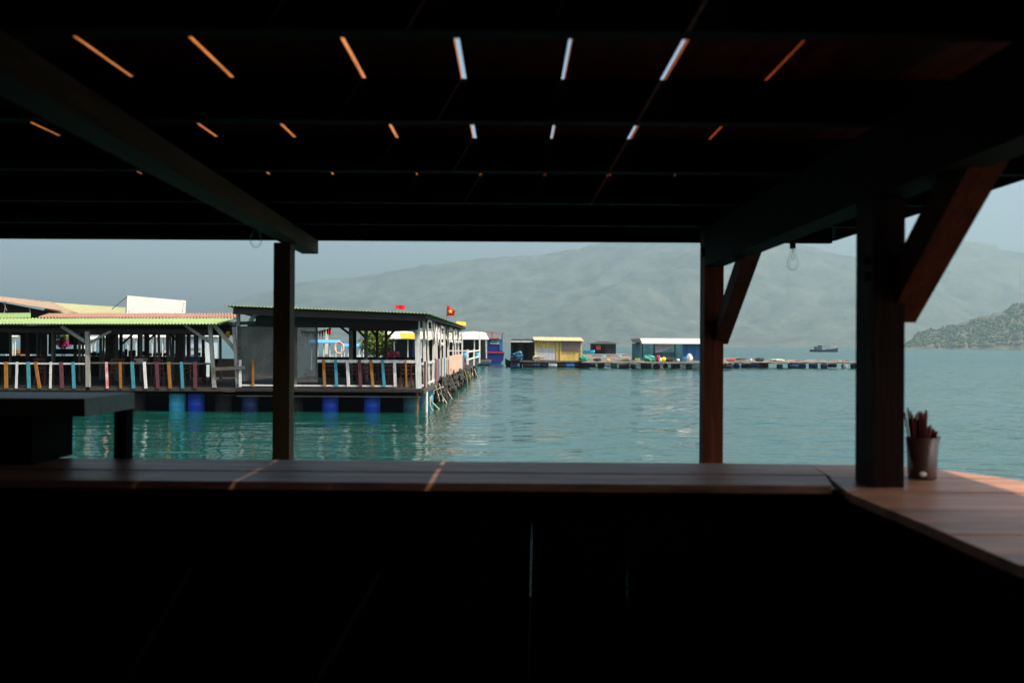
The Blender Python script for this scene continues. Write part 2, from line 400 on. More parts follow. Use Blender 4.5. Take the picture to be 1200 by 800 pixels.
# roof planks with narrow gaps, running away from the camera
gaps = [(-1.27,.0088),(-1.05,.0006),(-.832,.0088),(-.613,.0092),(-.325,.0098),(-.108,.0135),(.108,.0098),(.326,.0175),(.55,.0065),(.77,.0006),(.99,.0006),(1.21,.0006)]
xs = [(-4.2, 0.0)] + [(-1.27 - .22 * k, .0006) for k in range(13, 0, -1)] + gaps + [(1.50, 0.0)]
mb = MB()
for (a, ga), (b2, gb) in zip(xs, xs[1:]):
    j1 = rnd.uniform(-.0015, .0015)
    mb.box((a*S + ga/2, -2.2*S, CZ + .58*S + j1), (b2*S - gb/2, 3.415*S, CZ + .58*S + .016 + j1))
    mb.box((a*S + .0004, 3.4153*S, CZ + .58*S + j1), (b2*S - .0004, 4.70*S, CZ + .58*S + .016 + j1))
rp = obj('roof_planks', mb, PLANK, sh); rp.data.materials.append(SUN_EDGE)
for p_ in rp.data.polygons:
    if abs(p_.normal.x) > .9: p_.material_index = 1  # side faces get the brighter sunlit colour
for k in range(-5, 6):
    y = 1.535 + .62 * k
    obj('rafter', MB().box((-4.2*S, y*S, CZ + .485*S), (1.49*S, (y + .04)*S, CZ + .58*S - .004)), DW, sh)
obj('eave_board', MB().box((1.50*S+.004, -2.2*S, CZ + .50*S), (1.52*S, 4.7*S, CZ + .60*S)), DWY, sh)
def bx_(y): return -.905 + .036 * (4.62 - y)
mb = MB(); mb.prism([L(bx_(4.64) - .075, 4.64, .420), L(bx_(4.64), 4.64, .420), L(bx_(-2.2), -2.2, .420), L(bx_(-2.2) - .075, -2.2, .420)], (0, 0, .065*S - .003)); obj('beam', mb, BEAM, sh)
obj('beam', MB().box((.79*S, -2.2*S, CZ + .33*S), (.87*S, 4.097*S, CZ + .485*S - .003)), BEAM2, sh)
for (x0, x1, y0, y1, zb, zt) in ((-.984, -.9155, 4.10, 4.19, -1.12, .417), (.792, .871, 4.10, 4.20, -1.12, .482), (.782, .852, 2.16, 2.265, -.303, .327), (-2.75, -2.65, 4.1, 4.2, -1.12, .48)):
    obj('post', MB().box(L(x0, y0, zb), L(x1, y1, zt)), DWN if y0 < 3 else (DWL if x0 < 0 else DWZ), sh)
obj('knee_brace', MB().bar(L(.865, 4.14, .04), L(.865, 3.56, .385), .058*S, .07*S), DWZ, sh)
obj('knee_brace', MB().bar(L(.866, 2.24, .088), L(.866, 1.70, .458), .066*S, .078*S), DWB, sh)
for (x, y, z) in ((.781, 2.19, .19), (.781, 2.19, .155), (-.92, 4.57, .44), (.791, 4.12, .40), (.791, 4.12, .38)):
    obj('bolt', MB().lathe(L(x, y, z), [(.0, -.01), (.012, -.01), (.012, .012), (.006, .02), (0, .02)], 8, 'x'), M_['black'], sh)
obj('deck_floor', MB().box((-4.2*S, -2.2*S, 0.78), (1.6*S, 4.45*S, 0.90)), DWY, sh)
obj('back_wall', MB().box((-4.2*S, -2.25*S, 0.9), (1.5*S, -2.2*S, CZ + .58*S)), BLACKW, sh)  # unseen wall added behind the camera to keep the interior dark
obj('side_wall', MB().box((-4.25*S, -2.2*S, 0.9), (-4.2*S, 3.0*S, CZ + .58*S)), BLACKW, sh)  # unseen left wall, added to block light
obj('side_wall', MB().box((1.30*S, -2.2*S, 0.9), (1.34*S, 0.9*S, CZ + .48*S)), BLACKW, sh)  # unseen wall piece added on the right to darken the interior
mb = MB()
for i in range(9): mb.lathe((-4.6 + i * .8, 4.3*S, 0), [(0, -.25), (.27, -.25), (.29, .3), (.27, .77), (0, .77)], 12)
for i, x in enumerate((-4.6, -2.9, -1.2, .5, 1.7)):
    obj('float_drum', MB().lathe((x, 4.1*S, 0), [(0, -.25), (.27, -.25), (.29, .3), (.27, .775), (0, .775)], 14), M_['blue'], sh, True)

# counter
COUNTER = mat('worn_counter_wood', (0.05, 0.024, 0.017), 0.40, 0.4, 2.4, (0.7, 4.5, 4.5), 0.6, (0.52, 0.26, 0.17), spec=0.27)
ct = root('bar_counter', (0, 2.3 * S, 0.9), 'worn brown plank bar counter running below the window opening and turning along the right side', 'counter')
zt, th = CZ - .304 * S, .022
mb = MB()
def slab(pts, dz=0): mb.prism([(x*S, y*S, zt - th + dz) for x, y in pts], (0, 0, th))
slab([(-4.1, 2.245), (.705, 2.187), (.745, 2.36), (-4.1, 2.44)])
slab([(-4.1, 2.4414), (.745, 2.3614), (.77, 2.575), (-4.1, 2.665)], .002)
ox = [(0.0, 1.27), (1.9, 1.25), (2.28, 1.185), (2.50, 1.06), (2.6, .98)]
ys = [-.6, -.35, -.1, .15, .4, .64, .9, 1.14, 1.4, 1.63, 1.87, 2.1, 2.32]
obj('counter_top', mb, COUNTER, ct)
mb = MB()
for i, (a, b2) in enumerate(zip(ys, ys[1:])):
    ia = .735 - .03 * a / 2.2 if a < 2.155 else .705 + .04 * (a - 2.155) / .205
    ib = .735 - .03 * b2 / 2.2 if b2 < 2.155 else .705 + .04 * (b2 - 2.155) / .205
    slab([(ia + .003, a + .0025), (interp(ox, a), a + .0025), (interp(ox, b2), b2 - .0025), (ib + .003, b2 - .0025)], rnd.uniform(-.002, .002))
slab([(.748, 2.325), (interp(ox, 2.325), 2.325), (1.06, 2.50), (.98, 2.56), (.772, 2.575)], .001)
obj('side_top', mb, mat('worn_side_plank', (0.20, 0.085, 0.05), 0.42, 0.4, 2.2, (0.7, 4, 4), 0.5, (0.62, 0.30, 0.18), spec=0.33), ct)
mb = MB()
px_g = [-560, -420, -290, -160, -30, 100, 240, 370, 500, 620, 733, 860, 985, 1032]
for a, b2 in zip(px_g, px_g[1:]):
    xa, xb = [(q - 600) / F * 2.27 * S for q in (a, b2)]
    gl = .0003 if a in (620, 733) else 0.0; gr_ = .0003 if b2 in (620, 733) else -.0004
    lo, hi = [], []
    for k in range(13):
        z = .905 + (zt - th - .002 - .905) * k / 12; tl = .012 * k / 12
        wob = lambda q: .0008 * noise.noise(Vector((q * 1.7, z * 4.0, 1)))
        lo.append((xa + tl + gl + wob(a), 2.27 * S, z)); hi.append((xb + tl - gr_ + wob(b2 + 31), 2.27 * S, z))
    mb.prism(lo + hi[::-1], (0, .007, 0))
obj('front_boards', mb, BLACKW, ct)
obj('side_boards', MB().box((.78*S, -.6*S, .905), (.80*S, 2.265*S, zt - th - .002)), BLACKW, ct)

# stand at the left end of the counter
st = root('side_stand', L(-1.15, 2.6, -.30), 'dark wooden stand with a thick pale-edged top at the left end of the bar counter', 'stand')
xs_ = -1.042
obj('stand_top', MB().box(L(-2.2, 2.43, -.180), L(xs_, 2.75, -.136)), mat('dull_green_painted_wood', (0.05, 0.062, 0.048), 0.4, 0.3, 3, (1, 6, 6), .2, spec=0.4), st)
obj('leg', MB().box(L(-1.078, 2.70, -1.119), L(xs_ - .002, 2.748, -.181)), BLACKW, st)
obj('cabinet', MB().box(L(-2.15, 2.46, -.302), L(-1.185, 2.69, -.181)), BLACKW, st)

# cup of chopsticks
cu = root('chopstick_cup', L(.953, 2.31, -.302), 'brown cup packed with dark red sticks on the counter beside the thick post', 'cup')
c = L(.953, 2.31, -.3015); rr = .0365 * S
CUP = mat('brown_cup', (0.085, 0.042, 0.028), 0.3, 0.35, 8, (1, 1, 0.3), spec=0.5)
obj('cup_body', MB().lathe(c, [(0, 0), (rr*.84, 0), (rr*.86, .004), (rr, .118), (rr*.95, .118), (rr*.82, .01), (0, .01)], 28), CUP, cu, True)
obj('cup_mark', MB().blob(c + Vector((-.014, -rr*.86, .016)), (.012, .003, .007), 1, .1), M_['bright_white'], cu, True)
STK = mat('dark_red_lacquer', (0.16, 0.016, 0.03), 0.4, 0.3, 5)
for i in range(86):
    a = rnd.uniform(0, 6.28); q = rr * .78 * math.sqrt(rnd.random())
    ln = rnd.uniform(.125, .15) if math.cos(a) > .45 else rnd.uniform(.15, .205)
    p0 = c + Vector((q*.7*math.cos(a), q*.7*math.sin(a), .012)); p1 = c + Vector((q*1.3*math.cos(a) + rnd.uniform(-.006, .006), q*1.3*math.sin(a), ln * rnd.uniform(.9, 1.04)))
    obj('stick', MB().tube([p0, p1], .0021, 6, .0027), STK, cu)

# bulbs
GL = bpy.data.materials.new('clear_bulb_glass'); GL.use_nodes = True; t = GL.node_tree
b = t.nodes['Principled BSDF']; b.inputs['Base Color'].default_value = (.9, .92, .9, 1); b.inputs['Roughness'].default_value = .08
tr = t.nodes.new('ShaderNodeBsdfTransparent'); mx = t.nodes.new('ShaderNodeMixShader'); lw = t.nodes.new('ShaderNodeLayerWeight'); lw.inputs[0].default_value = .14
t.links.new(lw.outputs['Facing'], mx.inputs[0]); t.links.new(tr.outputs[0], mx.inputs[1]); t.links.new(b.outputs[0], mx.inputs[2]); t.links.new(mx.outputs[0], t.nodes['Material Output'].inputs[0])
for (px, ytop, lab) in ((929, 291, 'clear glass bulb hanging under the roof edge between the two right posts'), (300, 264, 'clear bulb whose tip peeks below the roof edge beside the left post')):
    top = P(px, ytop, 4.5 * S)
    bl = root('light_bulb', top, lab, 'bulb')
    obj('socket', MB().lathe(top, [(0, .045), (.012, .045), (.017, .04), (.017, 0), (0, 0)], 12), M_['black'], bl, True)
    obj('cord', MB().tube([top + Vector((0, 0, .045)), Vector((top.x, top.y, CZ + .58*S - .002))], .003, 6), M_['black'], bl)
    obj('glass', MB().lathe(top, [(.014, .0), (.015, -.02), (.024, -.045), (.033, -.075), (.034, -.095), (.027, -.115), (.012, -.126), (.001, -.128)], 20), GL, bl, True)
    obj('filament', MB().tube([top + Vector((0, 0, 0)), top + Vector((-.008, 0, -.05)), top + Vector((0, 0, -.07)), top + Vector((.008, 0, -.05)), top + Vector((0, 0, -.002))], .0014, 5), M_['orange'], bl)

# ================================================================ FLOATING RESTAURANTS
Y0 = 33.5
zdk = P(400, 455, Y0).z
def drum(parent, px, m, Y=None, top=None, r=.28):
    Y = Y or Y0 + .5; c = P(px, 480, Y); c.z = 0; top = top or zdk - .22
    pr = [(0, -.3), (r*.9, -.3), (r, -.25), (r, top*.33), (r*1.03, top*.36), (r, top*.39), (r, top*.66), (r*1.03, top*.69), (r, top*.72), (r, top - .05), (r*.9, top), (0, top)]
    obj('float_drum', MB().lathe(c, pr, 18), m, parent, True)

# ---- green-roofed restaurant
gr = root('floating_restaurant', P(120, 457, Y0 + 4) * 1, 'long floating restaurant with green corrugated roof and rainbow coloured railing', 'restaurant')
xl, xr = P(-170, 455, Y0).x, P(276, 455, Y0).x
obj('deck', MB().box((xl, Y0, zdk - .14), (xr, Y0 + 11, zdk)), M_['dark_deck'], gr)
mb = MB(); fbox(mb, -170, 455.5, 262, 458.5, Y0 - .08, .075); obj('deck_fascia', mb, M_['dark_roof'], gr)
mb = MB(); fbox(mb, -170, 460.5, 276, 463, Y0 - .02, .12); obj('deck_beam', mb, M_['black'], gr)
obj('underdeck_shade', MB().box((xl, Y0 + 3.5, -.3), (xr, Y0 + 3.6, zdk - .145)), M_['black'], gr)  # black sheet added as the darkness under the deck
for px, mm in ((-30, 'darkblue'), (16, 'cyan'), (60, 'blue'), (110, 'darkblue'), (160, 'black'), (208, 'cyan'), (230, 'blue'), (262, 'black')): drum(gr, px, M_[mm])
# railing
mb = MB(); fbox(mb, -170, 423.7, 99, 427, Y0, .05); obj('top_rail', mb, M_['white'], gr)
mb = MB(); fbox(mb, -170, 452, 99, 454.6, Y0, .05); obj('bottom_rail', mb, M_['white'], gr)
mb = MB(); fbox(mb, 107, 424.2, 246, 426.8, Y0, .05); obj('top_rail', mb, M_['greywood_x'], gr)
mb = MB(); fbox(mb, 107, 452.2, 246, 454.2, Y0, .05); obj('bottom_rail', mb, M_['dark_roof'], gr)
for (xt, xb, wd, mm) in ((-60,-60,3.5,'teal'),(-46,-46,3.5,'orange'),(-33,-33,2.5,'white'),(-20,-20,3.5,'maroon'),(-7,-7,3.5,'teal'),(7,7.3,4,'orange'),(20,19,2.3,'white'),(33,34,3.6,'teal'),(41.5,46.5,3.4,'orange'),(59.5,59,2.3,'white'),(71.5,72.8,4,'maroon'),(85.5,86.8,3.4,'teal'),
                        (124.5,125.8,2.6,'pink'),(140.7,141.5,2.8,'orange'),(154.7,156.5,3.6,'teal'),(169,171,3,'bright_white'),(183.5,185,3.4,'maroon'),(197.5,199.5,3.3,'orange'),(212.5,214,3.2,'teal'),(228.5,228.8,4,'maroon')):
    mb = MB(); fbar(mb, (xt, 423.9), (xb, 455), Y0 - .035, wd, .045); obj('baluster', mb, M_[mm], gr)
# front posts, braces
for (a, b2, wd) in (((-60, 379), (-60, 457), 6), ((102.5, 388), (103.5, 457), 4.5), ((246, 379), (251.5, 456), 4.2), ((274, 383), (279, 456), 3.4)):
    mb = MB(); fbar(mb, a, b2, Y0 + .06, wd, .12); obj('post', mb, M_['greywood'], gr)
for (a, b2, wd) in (((72, 382), (103, 402), 3.6), ((217, 381), (247, 401.5), 3.2), ((251, 380.5), (278, 413), 4.2), ((130, 388), (104, 402), 2.5), ((-85, 380), (-60, 402), 4)):
    mb = MB(); fbar(mb, a, b2, Y0 + .13, wd, .09); obj('brace', mb, M_['greywood'], gr)
mb = MB(); fbar(mb, (247, 432.5), (287, 430.5), Y0 - .08, 4, .05); obj('cross_board', mb, M_['greywood_x'], gr)
mb = MB(); fbox(mb, -170, 383.5, 246, 391, Y0 + .2, .10); obj('eave_beam', mb, M_['dark_roof'], gr)
# inner posts with small braces
ins = [(32, 37.5, 4), (52, 39, 6), (62, 36.8, 2.2), (88, 39, 3.2), (93, 37.5, 2), (118, 40, 2.4), (126, 38, 4), (137, 39, 2.4), (142, 41, 3.2), (165, 38, 2.6), (172, 40, 5.5), (186, 38.5, 2.4), (203, 41, 2.6), (208, 37.5, 4.8), (216, 40, 2.4), (238, 39, 3), (258, 38, 2.5)]
for q in range(30): ins.append((rnd.choice((rnd.uniform(-30, 63), rnd.uniform(84, 244), rnd.uniform(84, 244))), rnd.uniform(40.5, 43.4), rnd.choice((1.4, 2, 3.2, 4.5))))
for (px, Y, wd) in ins:
    mb = MB(); fbar(mb, (px, 386), (px + rnd.uniform(-.8, .8), 447), Y, wd * .9, .11); obj('post', mb, M_['darkbrown' if wd > 2.9 else 'greywood'], gr)
for (a, b2, Y) in (((126, 402), (136, 391), 38.2), ((142, 404), (155, 392), 40.8), ((172, 400), (184, 390), 40.2), ((208, 400), (198, 390), 37.7)):
    mb = MB(); fbar(mb, a, b2, Y, 2, .07); obj('brace', mb, M_['darkbrown'], gr)
# back parapet and dark partition at the left
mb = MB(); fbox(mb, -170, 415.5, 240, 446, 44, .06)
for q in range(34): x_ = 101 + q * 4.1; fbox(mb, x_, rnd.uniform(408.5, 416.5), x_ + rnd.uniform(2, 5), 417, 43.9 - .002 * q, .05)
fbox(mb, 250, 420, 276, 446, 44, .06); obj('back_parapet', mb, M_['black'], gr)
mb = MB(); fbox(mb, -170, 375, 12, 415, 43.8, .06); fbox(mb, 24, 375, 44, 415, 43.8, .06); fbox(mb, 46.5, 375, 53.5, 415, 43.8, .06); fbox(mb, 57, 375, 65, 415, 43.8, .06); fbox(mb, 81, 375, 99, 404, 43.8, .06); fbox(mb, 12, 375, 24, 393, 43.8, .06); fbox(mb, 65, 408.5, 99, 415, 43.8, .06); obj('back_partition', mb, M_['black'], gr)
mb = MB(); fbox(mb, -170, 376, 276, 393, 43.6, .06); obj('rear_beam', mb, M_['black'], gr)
# roofs
mb = MB(); mb.sheet(P(-170, 379.2, 33.12), P(258, 379.2, 33.12), P(277, 372.6, 37.2), P(-170, 372.6, 37.2), 112 * 6, 3, corr(112, .022), .012); obj('roof', mb, M_['green_roof'], gr)
mb = MB(); mb.sheet(P(44, 371.8, 36.9), P(277, 371.8, 36.9), P(277, 367.0, 44), P(58, 367.2, 44), 64 * 6, 3, corr(64, .03), .012); obj('rear_roof', mb, M_['rust_roof'], gr)
mb = MB(); mb.sheet(P(-90, 373.6, 37), P(36, 371.8, 37), P(36, 366.4, 41), P(-90, 367.6, 41), 70 * 6, 2, corr(70, .012), .012); obj('rear_roof', mb, M_['green_roof'], gr)
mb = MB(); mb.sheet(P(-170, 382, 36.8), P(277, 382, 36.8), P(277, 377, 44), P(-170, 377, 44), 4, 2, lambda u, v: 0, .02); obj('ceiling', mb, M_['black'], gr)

# ---- house with tan roof behind
hs = root('floating_house', P(20, 440, 48), 'floating house behind the green roof with a sloping faded tan sheet roof', 'house')
mb = MB(); mb.sheet(P(-60, 343, 43.5), P(93, 367, 43.5), P(62, 354.3, 51), P(-60, 340.5, 51), 90 * 6, 3, corr(90, .014), .015); obj('roof', mb, M_['tan_roof'], hs)
mb = MB(); mb.sheet(P(48, 368, 46.5), P(152, 368, 46.5), P(152, 360.6, 53), P(58, 354.2, 53), 80 * 6, 3, corr(80, .012), .015); obj('rear_roof', mb, M_['olive_roof'], hs)
mb = MB(); a = [P(-60, 345, 44), P(0, 354, 44), P(50, 363.5, 44), P(88, 369, 44), P(88, 380, 44), P(-60, 380, 44)]; mb.prism(a, (0, .05, 0)); obj('gable_wall', mb, M_['black'], hs)
mb = MB(); a0 = P(-60, 380, 45); a1 = P(60, 380, 52); mb.box((a0.x, 45, .1), (a1.x, 45.1, a0.z)); obj('front_wall', mb, M_['black'], hs)
for a, b2 in (((7, 353), (5, 367)), ((4, 354), (8, 364)), ((34.5, 360), (35.5, 366))):
    mb = MB(); fbar(mb, a, b2, 43.6, .8, .03); obj('strut', mb, M_['greywood'], hs)
obj('deck', MB().box((a0.x, 44.6, .3), (P(150, 380, 52).x, 54, .5)), M_['greywood_x'], hs)

# billboard on the roof
bb = root('billboard', P(183, 367, 45), 'blank white signboard standing on the rusty roof, its upper edge sloping', 'signboard')
mb = MB(); mb.prism([P(149, 346.2, 45), P(218, 352.3, 50.5), P(217.3, 367.2, 50.5), P(148.4, 367.2, 45)], (-.08, .06, 0)); obj('board', mb, M_['bright_white'], bb)
for q in range(20):
    mb = MB()
    px = rnd.choice((rnd.uniform(151, 155), rnd.uniform(213, 216.5))); py = rnd.uniform(351, 365)
    mb.blob(P(px, py, 44.97 + (px - 149) / 69 * 5.5), (rnd.uniform(.01, .03), .006, rnd.uniform(.015, .04)), q, .6)
    obj('corner_ornament', mb, M_['palegrey'], bb)
mb = MB(); mb.tube([P(131, 362.5, 45), P(149, 347.5, 45)], .014, 5); obj('guy_wire', mb, M_['black'], bb)
for px in (155, 183, 212):
    mb = MB(); fbar(mb, (px, 351), (px, 371), 45.4 + (px - 149) / 69 * 5.5, 2, .06); obj('support', mb, M_['greywood'], bb)

# ---- dark-roofed restaurant
dr = root('floating_restaurant', P(390, 457, Y0 + 5), 'floating restaurant with flat dark timber roof and white pillars at the end of the row', 'restaurant')
xl2, xr2 = P(276, 455, Y0).x + .01, -2.98
obj('deck', MB().prism([(xl2, Y0, zdk - .12), (xr2, Y0, zdk - .12), (-2.98, 62, zdk - .12), (-2.72, 84, zdk - .12), (-5.5, 84, zdk - .12), (-5.8, 62, zdk - .12), (xl2, 56, zdk - .12)], (0, 0, .12)), M_['dark_deck'], dr)
mb = MB(); fbox(mb, 276, 455, 493, 459.5, Y0 - .09, .08); obj('deck_fascia', mb, M_['dark_roof'], dr)
mb = MB(); fbox(mb, 277, 463.2, 493, 465.6, Y0 - .02, .12); obj('deck_beam', mb, M_['greywood_x'], dr)
obj('underdeck_shade', MB().box((xl2, Y0 + 3.5, -.3), (xr2 - .5, Y0 + 3.6, zdk - .125)), M_['black'], dr)  # black sheet standing in for shade below this deck
for px, mm in ((293, 'darkblue'), (345, 'black'), (387, 'blue'), (436, 'blue'), (482, 'darkteal')): drum(dr, px, M_[mm], top=zdk - .26)
for (Y, mm) in ((36, 'darkteal'), (39, 'cyan'), (42.5, 'black'), (46, 'darkblue'), (50, 'cyan'), (55, 'black'), (61, 'darkblue'), (69, 'black'), (77, 'darkteal')):
    c = Vector((-3.35, Y, 0)); tp = zdk - .15
    obj('float_drum', MB().lathe(c, [(0, -.3), (.28, -.3), (.29, .2), (.29, tp - .05), (.26, tp), (0, tp)], 16), M_[mm], dr, True)
obj('side_fascia', MB().box((-2.97, Y0 - .05, zdk - .17), (-2.92, 62, zdk - .01)), M_['greywood_x'], dr)
for (px, mm, wd) in ((489, 'orange', 2.2), (498, 'bright_white', 3)):
    mb = MB(); c = P(px, 480, Y0 + .1); mb.tube([(c.x, Y0 + .1 + (px > 490) * .6, -.2), (c.x, Y0 + .1 + (px > 490) * .6, zdk - .13)], wd / 2 * Y0 / F, 8); obj('pile', mb, M_[mm], dr)
# rails
mb = MB(); fbox(mb, 372, 421.3, 488, 425.3, Y0, .06); obj('top_rail', mb, M_['white'], dr)
mb = MB(); fbox(mb, 277, 450.3, 463, 453.2, Y0, .06); obj('bottom_rail', mb, M_['white'], dr)
for (xt, xb, wd, mm) in ((281.5,281.5,3,'white'),(296.5,296.5,2.5,'orange'),(379.2,380.4,3.2,'orange'),(393.2,394.6,3.2,'teal'),(406.8,408.6,3.4,'white'),(421,422.5,3.6,'maroon'),(434.5,437,3.3,'orange'),(448,450.4,3.2,'teal'),(462.3,463.3,3.2,'white'),(475.5,476.5,1.8,'orange')):
    mb = MB(); fbar(mb, (xt, 421.6), (xb, 453), Y0 - .04, wd, .045); obj('baluster', mb, M_[mm], dr)
# front frame
mb = MB(); fbar(mb, (279, 358), (281, 455), Y0 + .15, 3.8, .11); obj('post', mb, M_['greywood'], dr)
mb = MB(); fbar(mb, (346.5, 358), (346.5, 455), Y0 + .15, 3, .11); obj('post', mb, M_['greywood'], dr)
mb = MB(); fbar(mb, (488.7, 374), (490.8, 455), Y0 + .1, 6.2, .14); obj('post', mb, M_['white'], dr)
mb = MB(); fbar(mb, (276, 378.6), (492, 378.2), Y0 + .27, 4, .09); obj('lintel', mb, M_['greywood_x'], dr)
mb = MB(); fbar(mb, (471, 376.8), (489, 391), Y0 + .02, 3.4, .08); obj('brace', mb, M_['greywood'], dr)
mb = MB(); fbar(mb, (293, 376), (305, 363.5), Y0 + .3, 4.5, .08); obj('brace', mb, M_['white'], dr)
mb = MB(); fbox(mb, 410, 380.5, 492, 388, Y0 + 3.0, .12); obj('inner_beam', mb, M_['redbrown'], dr)
mb = MB(); fbox(mb, 290, 376, 410, 384, Y0 + 6.0, .12); obj('inner_beam', mb, M_['black'], dr)
mb = MB(); fbar(mb, (426, 377), (472, 376.6), Y0 + .1, 3.2, .05); obj('trim_board', mb, M_['white'], dr)
for (px, Y, wd, tp, mm) in ((371, 36, 2, 382, 'greywood'), (411, 37, 4, 383, 'greywood'), (415.5, 38.5, 4, 383, 'black'), (429, 38, 4, 383, 'greywood'), (442, 38.5, 3, 383, 'darkbrown'), (452.5, 37, 3, 382, 'darkbrown')):
    mb = MB(); fbar(mb, (px, tp), (px, 446), Y, wd, .11); obj('post', mb, M_[mm], dr)
for (a, b2, Y) in (((399, 383), (414, 394.5), 37.2), ((418, 385), (428.5, 396), 38.1), ((463, 386), (453, 397), 37.2), ((433, 385), (441, 393), 38.6)):
    mb = MB(); fbar(mb, a, b2, Y, 2.6, .08); obj('brace', mb, M_['darkbrown'], dr)
mb = MB(); fbox(mb, 372, 418, 488, 446, 45, .06); obj('back_parapet', mb, M_['black'], dr)
# roof: dark timber body, thin green sheets on top
A, B, C, D = P(274, 360, 32.95), P(499, 369.3, 32.95), P(545.5, 381.5, 57), P(296, 369, 41.5)
C.z = B.z + .02; 
mb = MB(); mb.sheet(A, B, C, D, 24, 8, lambda u, v: .01 * math.sin(u * 40 + v * 9), .10); obj('roof_frame', mb, M_['dark_roof'], dr)
up1 = Vector((0, 0, .055))
mb = MB(); mb.sheet(A + up1 + Vector((-.25, -.22, 0)), B + up1 + Vector((.12, -.22, 0)), C + up1, D + up1, 60 * 6, 4, corr(60, .016), .008); obj('roof', mb, M_['green_roof'], dr)
mb = MB(); mb.bar(A + Vector((0, -.06, -.13)), B + Vector((0, -.06, -.10)), .05, .20); obj('fascia', mb, M_['dark_roof'], dr)
mb = MB(); mb.bar(A + Vector((.6, .5, -.42)), B + Vector((-.3, .5, -.33)), .06, .30); obj('header', mb, M_['black'], dr)
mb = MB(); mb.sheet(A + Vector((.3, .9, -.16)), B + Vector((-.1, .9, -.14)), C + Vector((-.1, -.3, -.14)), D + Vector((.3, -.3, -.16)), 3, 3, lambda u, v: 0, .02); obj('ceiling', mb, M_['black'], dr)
# sunlit white side pillars
for (Y, lean, tp, wd) in ((34.8, .05, -.10, .15), (36.6, .10, -.12, .10), (38.2, -.04, -.05, .13), (40.4, .06, -.05, .13), (42.6, .03, -.05, .10), (44.6, .0, -.02, .16), (47.6, .05, -.05, .13), (51.5, .02, -.05, .14), (54, .05, -.02, .11), (56.6, .02, -.05, .14), (60.6, .0, -.1, .13)):
    zt2 = B.z + tp if Y < 57 else 2.9
    mb = MB(); mb.bar((-3.04 - lean, Y, zt2), (-3.02, Y, zdk), wd * .62, wd * .62, (0, 1, 0)); obj('pillar', mb, M_['bright_white'], dr)
obj('side_beam', MB().box((-3.16, 33.7, B.z - .12), (-3.08, 56.8, B.z - .06)), M_['white'], dr)
side = [(34.0,'maroon'),(34.35,'palegrey'),(34.8,'orange'),(38.9,'orange'),(39.6,'purple'),(40.3,'purple'),(41.2,'palegrey'),(42.0,'orange'),(42.9,'bright_white'),(43.7,'teal'),(44.6,'white'),(45.8,'peach'),(58.6,'bright_white'),(60.0,'palegrey'),(61.3,'red_paint')]
for (Y, mm) in side:
    obj('side_slat', MB().box((-3.0, Y, zdk + .02), (-2.95, Y + .17, zdk + .92)), M_[mm], dr)
mb = MB()
for k in range(22): mb.box((-3.0, 47.2 + k * .5, zdk + .03), (-2.955 + .008 * (k % 2), 47.2 + k * .5 + .47, zdk + .95 + .02 * math.sin(k * 2.3)))
obj('side_panel', mb, M_['peach'], dr)
obj('side_rail', MB().box((-3.06, 33.7, zdk + .80), (-3.005, 61.5, zdk + .87)), M_['white'], dr)
obj('side_rail', MB().box((-3.06, 33.7, zdk + .06), (-3.005, 61.5, zdk + .13)), M_['white'], dr)
# hanging white zigzag boards along the side
def zig(Y, pts, wd=.10):
    mb = MB()
    for (a, b2) in zip(pts, pts[1:]): mb.bar((-2.93, Y + a[0], zdk + a[1]), (-2.93, Y + b2[0], zdk + b2[1]), wd, .03, (1, 0, 0))
    obj('hanging_frame', mb, M_['bright_white'], dr)
zig(34.6, [(0, 2.35), (1.6, 2.35), (1.9, 1.75), (.1, 1.68), (0, 2.35)])
zig(37.4, [(0, 2.30), (.5, 1.55), (1.3, 2.25), (2.0, 1.50), (2.6, 2.2)], .13)
zig(41.0, [(0, 2.25), (0, 1.55), (1.8, 1.5), (1.8, 2.2), (0, 2.25)])
for k in range(3): zig(46.5 + k * 4.2, [(0, 1.55), (.3, 2.3), (2.7, 2.3), (3.0, 1.55), (2.7, 2.3), (.4, 1.7), (2.7, 1.65)], .12)
# far railing of the deck end
for Y in (62.5, 72, 83): obj('end_post', MB().box((-2.84 + (Y - 62) * .004, Y, zdk), (-2.72 + (Y - 62) * .004, Y + .12, zdk + (1.2 if Y < 80 else 2.6))), M_['bright_white'], dr)
for z in (.55, 1.05): obj('end_rail', MB().bar((-2.84, 62.5, zdk + z), (-2.70, 83, zdk + z), .06, .10), M_['bright_white'], dr)
obj('end_rail', MB().bar((-2.7, 83.05, zdk + 1.0), (-5.4, 83.05, zdk + 1.0), .06, .10), M_['bright_white'], dr)
obj('awning', MB().sheet(P(535, 376.4, 57.3), P(546, 377.3, 57.3), P(546, 381.5, 55.9), P(534, 380, 55.9), 4, 2, lambda u, v: 0, .03), M_['orange_cloth'], dr)

# net screens
NET1 = net_mat('grey_net_screen', (0.075, 0.073, 0.066), .80); NET2 = net_mat('thin_grey_net', (0.11, 0.105, 0.10), .56)
mb = MB(); mb.sheet(P(278.5, 382, Y0 + .03), P(330, 382, Y0 + .03), P(330, 441, Y0 + .03), P(279.5, 447, Y0 + .03), 14, 14, lambda u, v: 0, .004)
for i, v in enumerate(mb.v): v.y += .05 * noise.noise(Vector((v.x * 1.3, v.z * 1.3, 2)))
solo('net_screen', mb, NET1, 'grey net screen hung at the left end of the dark-roofed restaurant, left of our post', 'screen')
mb = MB(); mb.sheet(P(331, 382, Y0 + .03), P(371.5, 381, Y0 + .03), P(372.5, 447.5, Y0 + .03), P(331, 448, Y0 + .03), 12, 14, lambda u, v: 0, .004)
for i, v in enumerate(mb.v): v.y += .05 * noise.noise(Vector((v.x * 1.3, v.z * 1.3, 7)))
